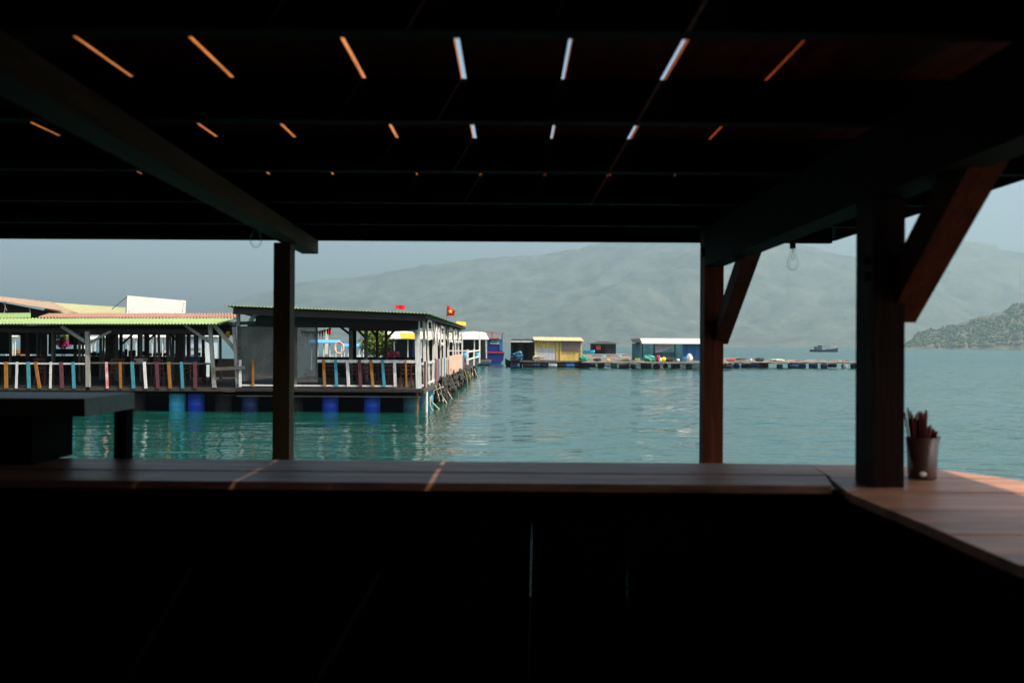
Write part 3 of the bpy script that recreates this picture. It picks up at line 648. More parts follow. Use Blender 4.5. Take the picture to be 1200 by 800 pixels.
solo('net_screen', mb, NET2, 'see-through grey net screen just right of our left post', 'screen')

# flags
fl = root('flag', P(523.5, 372, 44), 'red flag with a yellow star flying above the white pillars', 'flag')
obj('pole', MB().tube([P(523.3, 383, 44), P(523.6, 356, 44)], .022, 6), M_['greywood'], fl)
mb = MB(); mb.sheet(P(523.8, 357, 44), P(533.5, 364.3, 44), P(532.3, 369.5, 44), P(523.8, 370.2, 44), 12, 8, lambda u, v: 0, .004)
for v in mb.v: v.y += .07 * math.sin((v.x - P(523, 0, 44).x) * 22)
obj('cloth', mb, M_['red'], fl)
cst = P(528, 364.8, 43.86); pts = [cst + Vector((math.sin(k * math.pi / 5) * (.105 if k % 2 == 0 else .045), 0, math.cos(k * math.pi / 5) * (.105 if k % 2 == 0 else .045))) for k in range(10)]
mb = MB(); mb.prism(pts, (0, .30, 0)); obj('star', mb, M_['yellow_star'], fl)
bn = root('banner', P(468.5, 362, 38), 'small red banner standing on the dark roof edge', 'banner')
mb = MB(); mb.sheet(P(463.5, 357.2, 38), P(474.5, 357.8, 38), P(474.3, 362.6, 38), P(463.3, 361.3, 38), 8, 3, lambda u, v: 0, .01)
for v in mb.v: v.y += .03 * math.sin(v.x * 14)
obj('cloth', mb, M_['red'], bn)
for px in (463.5, 474.5): mb = MB(); mb.tube([P(px, 357, 38.05), P(px, 367, 38.05)], .015, 5); obj('pole', mb, M_['greywood'], bn)
# bunting
mb = MB(); pts = [P(353 + 35 * k / 12, 387 - 3.2 * (k / 12) + 3 * math.sin(k / 12 * math.pi), 39) for k in range(13)]; mb.tube(pts, .008, 4)
for k in range(12):
    p, q = pts[k], pts[k + 1]; mb.prism([p, q, (p + q) / 2 - Vector((0, 0, .22 + .06 * (k % 3)))], (0, .012, 0))
solo('bunting', mb, M_['red'], 'string of small red pennants under the dark roof behind the thin net', 'bunting')
# lifebuoy
mb = MB(); c = P(397.5, 407.5, 56.6); n = 20; k0 = 0
for k in range(n):
    a, b2 = 2 * math.pi * k / n, 2 * math.pi * (k + 1) / n
    mb.tube([c + Vector((.25 * math.cos(a), 0, .33 * math.sin(a))), c + Vector((.25 * math.cos(b2), 0, .33 * math.sin(b2)))], .055, 7)
solo('lifebuoy', mb, mat('faded_orange_ring', (0.75, 0.25, 0.15), .6, .3, 2, (1, 1, 1), 0, (0.8, 0.7, 0.6)), 'faded orange and white life ring hung on the side of the blue-canopied boat', 'life ring', smooth=True)

# ---------------- chairs and tables
def make_chair(loc, label):
    r = root('chair', loc, label, 'chair', 'wooden chairs behind the railings')
    x, y, z = loc
    for sx in (-1, 1):
        obj('leg', MB().bar((x + sx*.21, y - .2, z), (x + sx*.18, y - .18, z + .44), .045, .045), M_['redbrown'], r)
        obj('leg', MB().bar((x + sx*.21, y + .24, z), (x + sx*.18, y + .18, z + .44), .045, .045), M_['redbrown'], r)
    obj('seat', MB().box((x - .22, y - .22, z + .442), (x + .22, y + .22, z + .48)), M_['redbrown'], r)
    mb = MB()
    for sx in (-1, 1): mb.bar((x + sx*.19, y + .2, z + .482), (x + sx*.2, y + .27, z + .95), .04, .035)
    for zz in (.6, .74, .9): mb.bar((x - .19, y + .22 + .1*(zz-.5), z + zz), (x + .19, y + .22 + .1*(zz-.5), z + zz), .02, .07)
    obj('backrest', mb, M_['redbrown'], r)
    return r
ch = None
spots = [(52, 34.7, 2.9, 'behind the ochre slat that leans, left restaurant'), (136, 34.5, .2, 'just right of the flaking red slat, left restaurant'), (192, 34.6, 2.7, 'between the maroon and ochre slats, left restaurant'), (222, 35.4, .4, 'behind the last slats of the left restaurant'),
         (389, 34.6, 3.0, 'right of the see-through net screen'), (416, 34.5, .15, 'behind the maroon slat, right restaurant'), (432, 34.8, 3.1, 'behind the leaning ochre slat, right restaurant'), (455, 34.6, .3, 'between turquoise and white slats, right restaurant'), (478, 35.0, 2.9, 'behind the thin ochre slat by the corner pillar')]
for px, Y, rz, lab in spots:
    p = P(px, 440, Y); loc = Vector((p.x, Y, zdk))
    if ch is None: ch = make_chair(loc, 'dark red-brown wooden chair ' + lab); ch.rotation_euler.z = rz
    else: dup(ch, loc, 'dark red-brown wooden chair ' + lab, rz)
tb = None
for px, Y, lab in ((75, 36.3, 'near the magenta flowers'), (165, 36.2, 'in the middle of the green-roofed restaurant'), (228, 37.2, 'at the right end of the green-roofed restaurant'), (403, 36.2, 'by the life ring'), (440, 36.4, 'in front of the leafy plant'), (474, 37, 'near the corner pillar')):
    p = P(px, 440, Y); loc = Vector((p.x, Y, zdk)); lab = 'dark wooden dining table ' + lab
    if tb is None:
        tb = root('dining_table', loc, lab, 'table', 'dining tables in the restaurants'); x, y, z = loc
        obj('table_top', MB().box((x - .6, y - .4, z + .70), (x + .6, y + .4, z + .745)), M_['darkbrown'], tb)
        for sx in (-.5, .5):
            for sy in (-.32, .32): obj('leg', MB().box((x + sx - .03, y + sy - .03, z), (x + sx + .03, y + sy + .03, z + .698)), M_['darkbrown'], tb)
    else: dup(tb, loc, lab)

# ---------------- small things under the roofs
def crate(px, py, Y, wpx, hpx, m, lab, cat='crate', name='crate'):
    c = P(px, py, Y); w_, h_ = wpx * Y / F / 2, hpx * Y / F; mb = MB()
    mb.box((c.x - w_, Y - .2, c.z), (c.x + w_, Y + .2, c.z + h_ * .8)); mb.box((c.x - w_ - .02, Y - .22, c.z + h_ * .805), (c.x + w_ + .02, Y + .22, c.z + h_))
    solo(name, mb, M_[m], lab, cat)
zt_tab = zdk + .746
for px, Y, wp, hp_, mm, lab, nm, ct_ in ((165, 36.2, 10, 6, 'bag_white', 'white box on the middle table of the green-roofed restaurant', 'box', 'box'), (158, 36.1, 5, 4, 'red_paint', 'small red box left of the white box on the middle table', 'box', 'box'),
        (226, 37.2, 13, 8, 'wall_blue', 'blue cooler box on the right-end table of the green-roofed restaurant', 'cooler_box', 'cooler'), (403, 36.2, 8, 5, 'darkbrown', 'dark brown box on the table by the life ring', 'box', 'box')):
    py = P(px, 420, Y); yy = 400 - 0
    a_, b_ = 380.0, 470.0
    for _ in range(40):
        m_ = (a_ + b_) / 2
        if P(px, m_, Y).z > zt_tab: a_ = m_
        else: b_ = m_
    crate(px, a_, Y, wp, hp_, mm, lab, ct_, nm)
ln = root('lantern', P(267, 392, 35), 'small orange lantern hanging under the roof between the leaning brace and the grey net screen', 'lantern')
c = P(267, 392, 35); obj('lantern_body', MB().lathe(c, [(0, -.12), (.05, -.12), (.08, -.05), (.08, .05), (.05, .12), (0, .12)], 12), M_['orange_cloth'], ln, True)
obj('cord', MB().tube([c + Vector((0, 0, .12)), c + Vector((0, 0, .36))], .008, 5), M_['black'], ln)
# ---------------- plants
def leaves(c, rad, n, size, seed, gapf=.15):
    mb = MB(); rr_ = random.Random(seed)
    for _ in range(n):
        d = Vector((rr_.gauss(0, 1), rr_.gauss(0, 1), rr_.gauss(0, 1))).normalized()
        k = rr_.random() ** .45 * (1 + .35 * noise.noise(d * 2 + Vector((seed, 0, 0))))
        p = c + Vector((d.x*rad[0], d.y*rad[1], d.z*rad[2])) * k
        a = Vector((rr_.gauss(0, 1), rr_.gauss(0, 1), rr_.gauss(0, .6))).normalized() * size * rr_.uniform(.6, 1.3)
        b_ = a.cross(Vector((rr_.gauss(0, 1), rr_.gauss(0, 1), rr_.gauss(0, 1)))).normalized() * size * .45
        mb.add([p - a, p + b_, p + a, p - b_], [(0, 1, 2, 3)])
    return mb
def plant(px, py, Y, rad, label, flower, fpx, fpy, frad, nl, nf, potz):
    c = P(px, py, Y); r = root('potted_plant', (c.x, Y, potz), label, 'plant')
    obj('pot', MB().lathe((c.x, Y, potz), [(0, 0), (.16, 0), (.22, .35), (.2, .35), (0, .3)], 14), M_['pot'], r, True)
    mb = MB()
    for k in range(5): mb.tube([(c.x, Y, potz + .3), (c.x + rnd.uniform(-.1, .1), Y, (potz + c.z) / 2 + .2), c + Vector((rnd.uniform(-.5, .5) * rad[0], 0, rnd.uniform(0, .6) * rad[2]))], .018, 5, .006)
    obj('stem', mb, M_['darkbrown'], r)
    obj('foliage', leaves(c, rad, nl, .09 * Y / 39, px), M_['leaf'], r)
    if flower: obj('flowers', leaves(P(fpx, fpy, Y - .1), frad, nf, .07 * Y / 39, px + 1), M_[flower], r)
plant(440, 402, 51.5, (.88, .5, .82), 'leafy yellow-green potted plant with pink blossoms behind the right railing', 'flower_red', 460, 415, (.38, .2, .2), 1200, 220, zdk)
plant(74, 396, 45, (.38, .3, .38), 'potted bougainvillea with bright magenta flowers seen under the green roof', 'flower', 75, 403, (.36, .2, .24), 220, 300, zdk)
plant(524, 388, 48, (.25, .3, .3), 'small potted plant with red blossoms among the white pillars', 'flower_red', 518, 386, (.22, .3, .2), 90, 50, zdk)

# ---------------- ropes and net bundles on the sunny edge
ropes = [((500, 463), (505, 470), (512, 478), (520, 483), 36.0), ((500, 465), (502, 474), (506, 480), (511, 485), 35.4), ((514, 457), (517, 464), (523, 470), (526, 477), 39.2), ((522, 453), (525, 460), (529, 466), (533, 472), 42.5), ((545, 436), (548, 444), (549, 452), (547, 462), 53.5), ((548, 435), (552, 443), (553, 452), (550, 460), 55), ((556, 432), (558, 438), (560, 443), (562, 447), 70), ((499, 462), (506, 458), (513, 456), (520, 453), 37)]
labs = ['long pale mooring rope sagging from the front corner of the dark-roofed restaurant', 'shorter pale rope hanging beside the front corner pile', 'pale frayed rope hanging below the first side slats', 'rope hanging below the blue side slat', 'weedy rope hanging below the far end of the peach panel', 'second weedy rope right of the peach panel', 'thin rope at the far end of the deck', 'thick rope tied along the deck edge near the front corner']
for (a, b2, c2, d, Y), lab in zip(ropes, labs):
    mb = MB(); pts = []
    for k in range(13):
        u = k / 12; q = [(1-u)**3*a[i] + 3*u*(1-u)**2*b2[i] + 3*u*u*(1-u)*c2[i] + u**3*d[i] for i in (0, 1)]
        p = P(q[0], q[1], Y); p.x = max(p.x, -2.9); p.z = max(p.z, -.1); pts.append(p)
    mb.tube(pts, .024, 6); solo('mooring_rope', mb, M_['weedrope' if 'weedy' in lab else 'rope'], lab, 'rope', smooth=True)
bl = ['nearest', 'second nearest', 'third', 'fourth', 'fifth', 'farthest']
for k, Y in enumerate((40.5, 44.0, 48.5, 54.0, 61.0, 75.0)):
    mb = MB(); mb.blob((-2.78, Y, zdk - .35), (.16, .5 + Y * .018, .50), k, .6, 1.8, 22, 16)
    solo('net_bundle', mb, M_['net'], 'dark wet net draped over the sunny deck edge, ' + bl[k] + ' of the draped nets', 'net', 'nets draped over the deck edge')

for k in range(14):
    Y = 36.5 * (1.055 ** k) + rnd.uniform(-.4, .4); y2 = Y + rnd.uniform(.2, 1.6); dn = rnd.uniform(.35, .8)
    pts = [(-2.86 + rnd.uniform(0, .08) + .10 * math.sin(u * math.pi), Y + (y2 - Y) * u, zdk - .02 - dn * math.sin(u * math.pi * .8) ) for u in [q / 9 for q in range(10)]]
    mb = MB(); mb.tube(pts, rnd.uniform(.016, .032), 6)
    solo('mooring_rope', mb, M_['rope'], 'frayed pale rope looped along the sunny deck edge among the dark draped nets', 'rope', 'ropes looped along the sunny deck edge', smooth=True)
# ================================================================ BOATS BEHIND THE RESTAURANTS
def hull(mb, x0, x1, Y, wd, z1, bow=1, rise=.6):
    """boat hull along X from stern x0 to bow x1"""
    n = 14; k0 = len(mb.v)
    for i in range(n + 1):
        u = i / n; x = x0 + (x1 - x0) * u
        hw = wd / 2 * (1 - max(0, (u - .55) / .45) ** 2) * (.8 + .2 * min(1, u * 5)); zt_ = z1 + rise * max(0, u - .45) ** 2 * 3.3 + rise * .25 * max(0, .25 - u) * 3
        for (yy, zz) in ((-hw, zt_), (-hw * .85, zt_ * .3), (-hw * .4, -.3), (hw * .4, -.3), (hw * .85, zt_ * .3), (hw, zt_), (hw * .9, zt_ - .02), (hw * .9, zt_ - .25), (-hw * .9, zt_ - .25), (-hw * .9, zt_ - .02)):
            mb.v.append(Vector((x - (.0 if zz > 0 else .25 * (x1 - x0) / abs(x1 - x0) * u), Y + yy, zz)))
    for i in range(n):
        for j in range(10):
            a = k0 + i * 10 + j; b_ = k0 + i * 10 + (j + 1) % 10
            mb.f.append((a, b_, b_ + 10, a + 10))
    mb.f.append(tuple(k0 + j for j in range(10))[::-1]); mb.f.append(tuple(k0 + n * 10 + j for j in range(10)))
    return mb
def tourboat(px0, px1, Y, ytop, label, hullm, roofm, cabm):
    x0, x1 = P(px0, 400, Y).x, P(px1, 400, Y).x; zr = P((px0 + px1) / 2, ytop, Y).z
    r = root('tour_boat', ((x0 + x1) / 2, Y, 0), label, 'boat')
    obj('hull', hull(MB(), x0 - .3, x1 + 1.0, Y, 2.2, .75), M_[hullm], r, False)
    mb = MB(); mb.sheet((x0, Y - 1.1, zr - .16), (x1, Y - 1.1, zr - .16), (x1, Y + 1.1, zr - .16), (x0, Y + 1.1, zr - .16), 12, 8, lambda u, v: .16 * (1 - (2*v - 1)**2), .05); obj('canopy', mb, M_[roofm], r)
    for k in range(5):
        for sy in (-1, 1):
            xx = x0 + .15 + (x1 - x0 - .3) * k / 4; obj('post', MB().tube([(xx, Y + sy*.95, .6), (xx, Y + sy*.95, zr - .19)], .03, 6), M_['bright_white'], r)
    mb = MB(); mb.box((x0 + .4, Y - .75, .52), (x0 + .4 + (x1 - x0) * .45, Y + .75, .75 + (zr - .8) * .55)); cb = obj('cabin', mb, M_[cabm], r)
    w0 = x0 + .55
    for k in range(3):
        ww = (x1 - x0) * .45 / 3.6; mb = MB(); mb.box((w0 + k * ww * 1.12, Y - .765, .75 + (zr - .8) * .18), (w0 + k * ww * 1.12 + ww * .85, Y - .751, .75 + (zr - .8) * .45)); obj('window', mb, M_['glass'], cb)
tourboat(366, 400, 58, 398, 'tour boat with a sky-blue canopy seen behind the see-through net', 'bright_white', 'canopy_blue', 'white')
tourboat(404, 426, 66, 402.6, 'smaller boat with a light blue canopy left of the leafy plant', 'canopy_blue', 'canopy_blue', 'white')
tourboat(126, 170, 56, 392, 'white boat with a blue cabin seen between the posts of the green-roofed restaurant', 'bright_white', 'bright_white', 'hull_blue')
tourboat(176, 206, 60, 391.5, 'pale boat with grey cabin seen right of the white boat', 'white', 'cream', 'palegrey')
tourboat(100, 122, 60, 394, 'teal boat seen right of the magenta flowers', 'teal', 'bright_white', 'wall_teal')
tourboat(14, 30, 60, 391, 'cream boat glimpsed through the dark left end of the green-roofed restaurant', 'cream', 'cream', 'orange')
# pale cabin behind the green restaurant
pc = root('pale_cabin', P(225, 425, 58), 'pale blue-grey floating cabin with white roof edge behind the green-roofed restaurant', 'cabin')
mb = MB(); a, b2 = P(213, 394, 58), P(237, 420, 58); mb.box((a.x, 58, .3), (b2.x, 61, a.z)); obj('wall', mb, mat('pale_blue_grey_wall', (.40, .48, .50), .7, .1, 1), pc)
mb = MB(); mb.box((a.x - .2, 57.8, a.z + .003), (b2.x + .2, 61.2, a.z + .15)); obj('roof', mb, M_['bright_white'], pc)
mb = MB(); fbox(mb, 219.5, 397.5, 235.5, 408, 57.95, .045); obj('window', mb, mat('pale_shutter', (.45, .54, .56), .6, .08, 2), pc)
obj('platform', MB().box((a.x - .6, 57.3, .1), (b2.x + .6, 61.5, .3)), M_['greywood_x'], pc)
# crane post
cp = root('signal_mast', P(382, 400, 62), 'white mast leaning above the blue-canopied boat', 'mast')
mb = MB(); mb.bar(P(381, 440, 62), P(383.5, 384.5, 62), .16, .12); obj('mast', mb, M_['cream'], cp)
mb = MB(); mb.blob(P(386, 389, 62), (.12, .1, .16), 2, .2); obj('pennant', mb, M_['red'], cp)

# canopy house with long cream roof
Yc = 112
cn = root('canopy_house', P(510, 425, Yc), 'open floating house with a long cream canvas roof moored beside the blue boat', 'house')
mb = MB(); mb.sheet(P(440, 396.6, Yc), P(573, 397.2, Yc), P(569, 388.8, Yc + 7), P(440, 388.2, Yc + 7), 20, 4, lambda u, v: .06 * math.sin(u * 30) * v, .06); obj('roof', mb, M_['cream'], cn)
a, b2 = P(440, 397, Yc), P(571, 420, Yc)
mb = MB(); mb.box((a.x, Yc + 6, .4), (b2.x - .4, Yc + 6.1, a.z + .3)); obj('back_wall', mb, M_['black'], cn)
obj('deck', MB().box((a.x, Yc - .3, .3), (b2.x + .3, Yc + 7.5, .55)), M_['greywood_x'], cn)
for px in (446, 462, 478, 494, 510, 526, 542, 556, 570): mb = MB(); fbar(mb, (px, 397), (px, 420), Yc + .2, 1.2, .1); obj('post', mb, M_['white'], cn)
mb = MB(); fbox(mb, 483, 398, 497, 418, Yc + 2, .1); obj('door', mb, M_['hull_blue'], cn)
mb = MB(); mb.sheet(P(470, 396, Yc - 1.2), P(488, 397, Yc - 1.2), P(488, 390.5, Yc - .2), P(468, 390, Yc - .2), 4, 2, lambda u, v: 0, .04); obj('awning', mb, M_['orange_cloth'], cn)
for px in (545, 560): mb = MB(); c = P(px, 420, Yc + .3); mb.lathe((c.x, Yc + .3, .56), [(0, 0), (.28, 0), (.3, .45), (.28, .9), (0, .9)], 12); obj('water_drum', mb, M_['cyan'], cn, True)

# blue boat, stern on
Yb = 122
bt = root('blue_fishing_boat', P(577, 425, Yb), 'royal blue wooden boat with red gunwale and a red mast on its cabin', 'boat')
x0, x1 = P(561, 412, Yb).x, P(591, 412, Yb).x; zg = P(576, 412.3, Yb).z
mb = MB(); n = 10; k0 = 0
for i in range(n + 1):
    u = i / n; y = Yb + 11 * u; hw = (x1 - x0) / 2 * (1 - .75 * max(0, (u - .5) / .5) ** 2); zc = zg + .7 * u * u; xm = (x0 + x1) / 2 - 1.2 * u
    for (a, z) in ((-1, zc), (-.92, .5), (-.6, -.3), (.6, -.3), (.92, .5), (1, zc), (.9, zc - .1), (-.9, zc - .1)): mb.v.append(Vector((xm + a * hw, y, z)))
for i in range(n):
    for j in range(8): a = i * 8 + j; b_ = i * 8 + (j + 1) % 8; mb.f.append((a, b_, b_ + 8, a + 8))
mb.f.append(tuple(range(8))[::-1]); mb.f.append(tuple(n * 8 + j for j in range(8)))
obj('hull', mb, M_['hull_blue'], bt)
mb = MB(); fbox(mb, 560.5, 412, 591, 413.6, Yb - .12, .12); obj('gunwale', mb, M_['red_paint'], bt)
mb = MB(); a, b2 = P(571, 397.5, Yb + .8), P(588.5, 411.9, Yb + .8); mb.box((a.x, Yb + .8, b2.z - .1), (b2.x, Yb + 5, a.z)); cb = obj('cabin', mb, M_['hull_blue'], bt)
mb = MB(); fbox(mb, 574, 401.5, 585, 403.2, Yb + .72, .075); obj('cabin_trim', mb, M_['palegrey'], cb)
mb = MB(); fbox(mb, 585.5, 399.5, 588.3, 411, Yb + .72, .075); obj('door', mb, M_['wall_blue'], cb)
mb = MB(); fbox(mb, 570, 396, 585, 397.3, Yb + .5, 4); obj('cabin_roof', mb, M_['red_paint'], bt)
mb = MB(); fbox(mb, 575, 398.5, 585, 400.8, Yb + .70, .07); obj('cabin_window', mb, M_['green_net'], cb)
for (a, b2, wd, mm) in (((576.5, 389), (576.5, 396.5), 1.3, 'red_paint'), ((566, 388.3), (588, 391.7), .6, 'red_paint'), ((588.4, 391), (588.4, 398), 1.0, 'darkblue'), ((588.4, 391.2), (591, 389.8), .6, 'darkblue')):
    mb = MB(); fbar(mb, a, b2, Yb + 1.5, wd, .08); obj('mast', mb, M_[mm], bt)

# ================================================================ HUTS AND RAFTS
def hdrum(parent, x, Y, z, m, ln=.9, r=.29, ax='x'):
    obj('float_drum', MB().lathe((x, Y, z), [(0, -ln/2), (r*.92, -ln/2), (r, -ln/2 + .05), (r, -.16), (r*1.04, -.13), (r, -.1), (r, .1), (r*1.04, .13), (r, .16), (r, ln/2 - .05), (r*.92, ln/2), (0, ln/2)], 14, ax), m, parent, True)
Yh = 102
# yellow hut
yh = root('yellow_hut', P(655, 424, Yh), 'yellow-walled hut with mauve and grey panels on a drum raft', 'hut')
xa, xm_, xb = P(627, 400, Yh).x, P(657.5, 400, Yh).x, P(681.5, 400, Yh).x
zb, zt3 = P(650, 422.5, Yh).z, P(650, 399.5, Yh).z
mb = MB(); mb.box((xa, Yh, zb), (xb, Yh + 3.6, zt3)); obj('wall', mb, M_['yellow'], yh)
mb = MB()
for k in range(6): mb.box((xa + .02 + k * .35, Yh - .05, zb + .06), (xa + .02 + k * .35 + .33, Yh - .003, P(640, 408.3, Yh).z + .03 * (k % 2)))
obj('grey_panel', mb, M_['palegrey'], yh)
mb = MB(); mb.box((xm_, Yh - .05, P(660, 411.5, Yh).z), (xb - .03, Yh - .003, zt3 - .02)); obj('mauve_panel', mb, M_['mauve'], yh)
for px in (627.5, 652.5, 657, 681): mb = MB(); c = P(px, 400, Yh).x; mb.box((c - .07, Yh - .11, zb), (c + .07, Yh - .055, zt3)); obj('corner_post', mb, M_['yellow'], yh)
mb = MB(); mb.sheet((xa - .15, Yh - .5, zt3 + .1), (xb + .2, Yh - .5, zt3 + .05), (xb + .2, Yh + 4, zt3 + .42), (xa - .15, Yh + 4, zt3 + .45), 120, 2, corr(20, .025), .05); obj('roof', mb, mat('faded_tan_roof', (.55, .44, .24), .8, .2, 1.5), yh)
obj('raft', MB().box((P(612, 0, Yh).x, Yh - .8, zb - .14), (P(690, 0, Yh).x, Yh + 4, zb - .004)), M_['greywood_x'], yh)
for k, px in enumerate((620, 630, 639.5, 650, 660, 670, 680, 688)): hdrum(yh, P(px, 0, Yh).x, Yh - .45, zb - .44, M_[('black', 'darkblue', 'black', 'palegrey', 'black', 'wall_blue', 'black', 'darkblue')[k]])
# dark hut
dh = root('dark_hut', P(612, 424, Yh + 2), 'black weathered hut with a white roof edge left of the yellow hut', 'hut')
xa, xb = P(598.5, 400, Yh + 1).x, P(626, 400, Yh + 1).x; zt3 = P(610, 400.5, Yh + 1).z
mb = MB(); mb.box((xa, Yh + 3.5, .5), (xb, Yh + 3.6, zt3)); mb.box((xa, Yh + 1, .5), (xa + .1, Yh + 3.497, zt3)); mb.box((xb - 1.6, Yh + 1, .5), (xb, Yh + 1.1, zt3)); obj('wall', mb, M_['black'], dh)
for px in (600, 611, 619): mb = MB(); fbar(mb, (px, 400), (px, 422), Yh + 1.05, 1.1, .1); obj('post', mb, M_['dark_roof'], dh)
mb = MB(); fbox(mb, 597.5, 399.2, 627, 401, Yh + .6, .08); obj('roof_edge', mb, M_['white'], dh)
mb = MB(); mb.sheet(P(597, 399.3, Yh + .7), P(627, 399.3, Yh + .7), P(642, 397.0, Yh + 5), P(600, 397.2, Yh + 5), 8, 2, lambda u, v: .02 * math.sin(u * 20), .08); obj('roof', mb, M_['dark_roof'], dh)
mb = MB(); mb.box((xa, Yh + .8, .35), (xb, Yh + 4, .5)); obj('floor', mb, M_['black'], dh)
mb = MB(); fbox(mb, 613.5, 402, 618, 421, Yh + 1.0, .05); obj('door', mb, mat('dark_slate_door', (.05, .06, .07), .8, .3, 2), dh)
# dinghy with tarp
dg = root('dinghy', P(602, 426, 112), 'dark dinghy tied between the blue boat and the black hut', 'boat')
xa, xb = P(612, 420, 108).x, P(592, 420, 108).x
obj('hull', hull(MB(), xa, xb, 108, 1.3, .55, rise=.35), M_['black'], dg)
mb = MB(); mb.blob(P(605.5, 417, 100.5), (.5, .45, .34), 4, 1.0, 1.9, 16, 12); solo('tarp_bundle', mb, M_['tarp_blue'], 'blue tarp heap in front of the black hut', 'tarp')
mb = MB(); mb.blob(P(609.5, 414, 100.8), (.18, .3, .26), 9, .5, 1.6, 10, 8); solo('tarp_bundle', mb, M_['green_net'], 'small teal bundle on top of the blue tarp heap', 'bundle')
obj2 = root('landing_float', P(606, 421, 100), 'low dark float carrying the blue tarp heap', 'float')
xa, xb = P(600, 0, 100.5).x, P(612, 0, 100.5).x
obj('deck', MB().box((xa, 99.8, P(606, 420, 100).z - .2), (xb, 101.5, P(606, 420, 100).z)), M_['black'], obj2)
for xx in (xa + .4, xb - .4): hdrum(obj2, xx, 100.3, .2, M_['darkblue'], .7)
mb = MB(); c = P(632, 420.5, Yh - .5)
for k in range(12): mb.tube([c + Vector((rnd.uniform(-.7, .7), rnd.uniform(-.2, .2), rnd.uniform(-.05, .3))) for _ in range(4)], .035, 5)
for v in mb.v: v.z = max(v.z, zb + .01)
solo('driftwood_pile', mb, M_['rope'], 'pile of pale sticks and rope in front of the yellow hut', 'wood pile')

# fish-farm rafts
zr_ = .60
def raft(name, label, px0, px1, Ya, Yb_, nx, ny, drums, xend=None):
    r = root(name, P((px0 + px1) / 2, 428, Ya), label, 'raft')
    xa, xb = P(px0, 0, Ya).x, P(px1, 0, Ya).x
    mb = MB()
    for i in range(nx + 1):
        x = xa + (xb - xa) * i / nx
        for dx in (-.35, 0, .35): mb.box((x + dx - .13, Ya, zr_ - .06 + rnd.uniform(-.02, .02)), (x + dx + .13, Yb_, zr_ + rnd.uniform(0, .03)))
    obj('cross_walk', mb, M_['deckwood'], r)
    mb = MB()
    for j in range(ny + 1):
        y = Ya + (Yb_ - Ya) * j / ny
        for dy in (-.45, -.15, .15, .45): mb.box((xa - .4, y + dy - .13, zr_ + .034), (xb + .4, y + dy + .13, zr_ + .09 + rnd.uniform(0, .05)))
    for q in range(int((xb - xa) * 3)):
        x = rnd.uniform(xa, xb); y = Ya + rnd.choice(range(ny + 1)) * (Yb_ - Ya) / ny; a_ = rnd.uniform(-.3, .3); l_ = rnd.uniform(.4, 1.6)
        mb.bar((x, y + rnd.uniform(-.4, .4), zr_ + .17 + rnd.uniform(0, .1)), (x + l_, y + a_, zr_ + .16 + rnd.uniform(0, .12)), rnd.uniform(.06, .2), rnd.uniform(.04, .14))
    obj('walkway', mb, M_['deckwood'], r)
    x = xa
    k = 0
    while x < xb:
        hdrum(r, x + .45, Ya + rnd.uniform(-.3, .4), rnd.uniform(.22, .32), M_[rnd.choice(drums)], rnd.uniform(.55, 1.05), rnd.uniform(.2, .31), ax=rnd.choice('xxxy')); x += rnd.choice((.9, 1.0, 1.1, 1.3, 1.7)); k += 1
    return r
raft('fish_farm_raft', 'plank fish-farm raft on dark drums in front of the blue-walled hut', 690, 850, 100, 150, 7, 8, ['black', 'darkblue', 'black', 'darkblue', 'black', 'darkblue', 'darkteal', 'black', 'wall_blue', 'black'])
raft('fish_farm_raft', 'narrow plank fish-farm raft reaching right towards the thick post', 851, 922, 106, 152, 4, 6, ['black', 'darkblue', 'black', 'black', 'darkteal', 'darkblue', 'black'])
raft('fish_farm_raft', 'thin low end of the raft line with a few white floats by the thick post', 926, 1004, 108, 112, 4, 1, ['black', 'darkblue', 'black', 'bag_white', 'darkblue', 'black'])
# blue hut
Yw = 103
bh = root('blue_hut', P(785, 418, Yw), 'long hut with white roof, blue wall and grey tarp hanging in its dark opening', 'hut')
xa, xb = P(745, 400, Yw).x, P(836, 400, Yw).x; zt3, zb = P(790, 402.5, Yw).z, zr_ + .16
mb = MB(); mb.box((xa, Yw + 3.2, zb), (xb, Yw + 3.3, zt3)); obj('back_wall', mb, M_['wall_teal'], bh)
mb = MB(); mb.box((xa, Yw, zb), (xa + .08, Yw + 3.197, zt3)); fbox(mb, 745, 401, 750.5, 418.5, Yw - .05, .045); obj('side_wall', mb, M_['wall_teal'], bh)
xw = P(802.5, 0, Yw).x; mb = MB(); mb.box((xw, Yw, zb), (xb, Yw + .08, zt3)); obj('front_wall', mb, M_['wall_blue'], bh)
mb = MB(); fbox(mb, 767, 412.8, 791, 418.6, Yw + .4, .05); obj('low_wall', mb, M_['wall_teal'], bh)
for px in (753, 766.5, 791, 801.5): mb = MB(); fbar(mb, (px, 402.5), (px, 418.8), Yw + .06, 1.2, .1); obj('post', mb, M_['black'], bh)
mb = MB(); mb.sheet((P(753.5, 0, Yw).x, Yw - .8, zt3 + .02), (xb + .3, Yw - .8, zt3 + .02), (xb + .3, Yw + 2, zt3 + .55), (P(755, 0, Yw).x, Yw + 2, zt3 + .55), 180, 2, corr(30, .02), .05); obj('roof', mb, M_['cream'], bh)
mb = MB(); mb.sheet((P(743, 0, Yw).x, Yw - .5, zt3 + .16), (P(753.3, 0, Yw).x, Yw - .5, zt3 + .12), (P(755, 0, Yw).x, Yw + 2, zt3 + .52), (P(744, 0, Yw).x, Yw + 2, zt3 + .48), 6, 2, lambda u, v: 0, .06); obj('porch_roof', mb, M_['dark_roof'], bh)
pts = [P(767.5, 403.6, Yw - .1), P(791, 403.6, Yw - .1), P(788, 406.5, Yw - .1), P(782, 409.5, Yw - .1), P(774, 412.5, Yw - .1), P(768, 413.5, Yw - .1)]
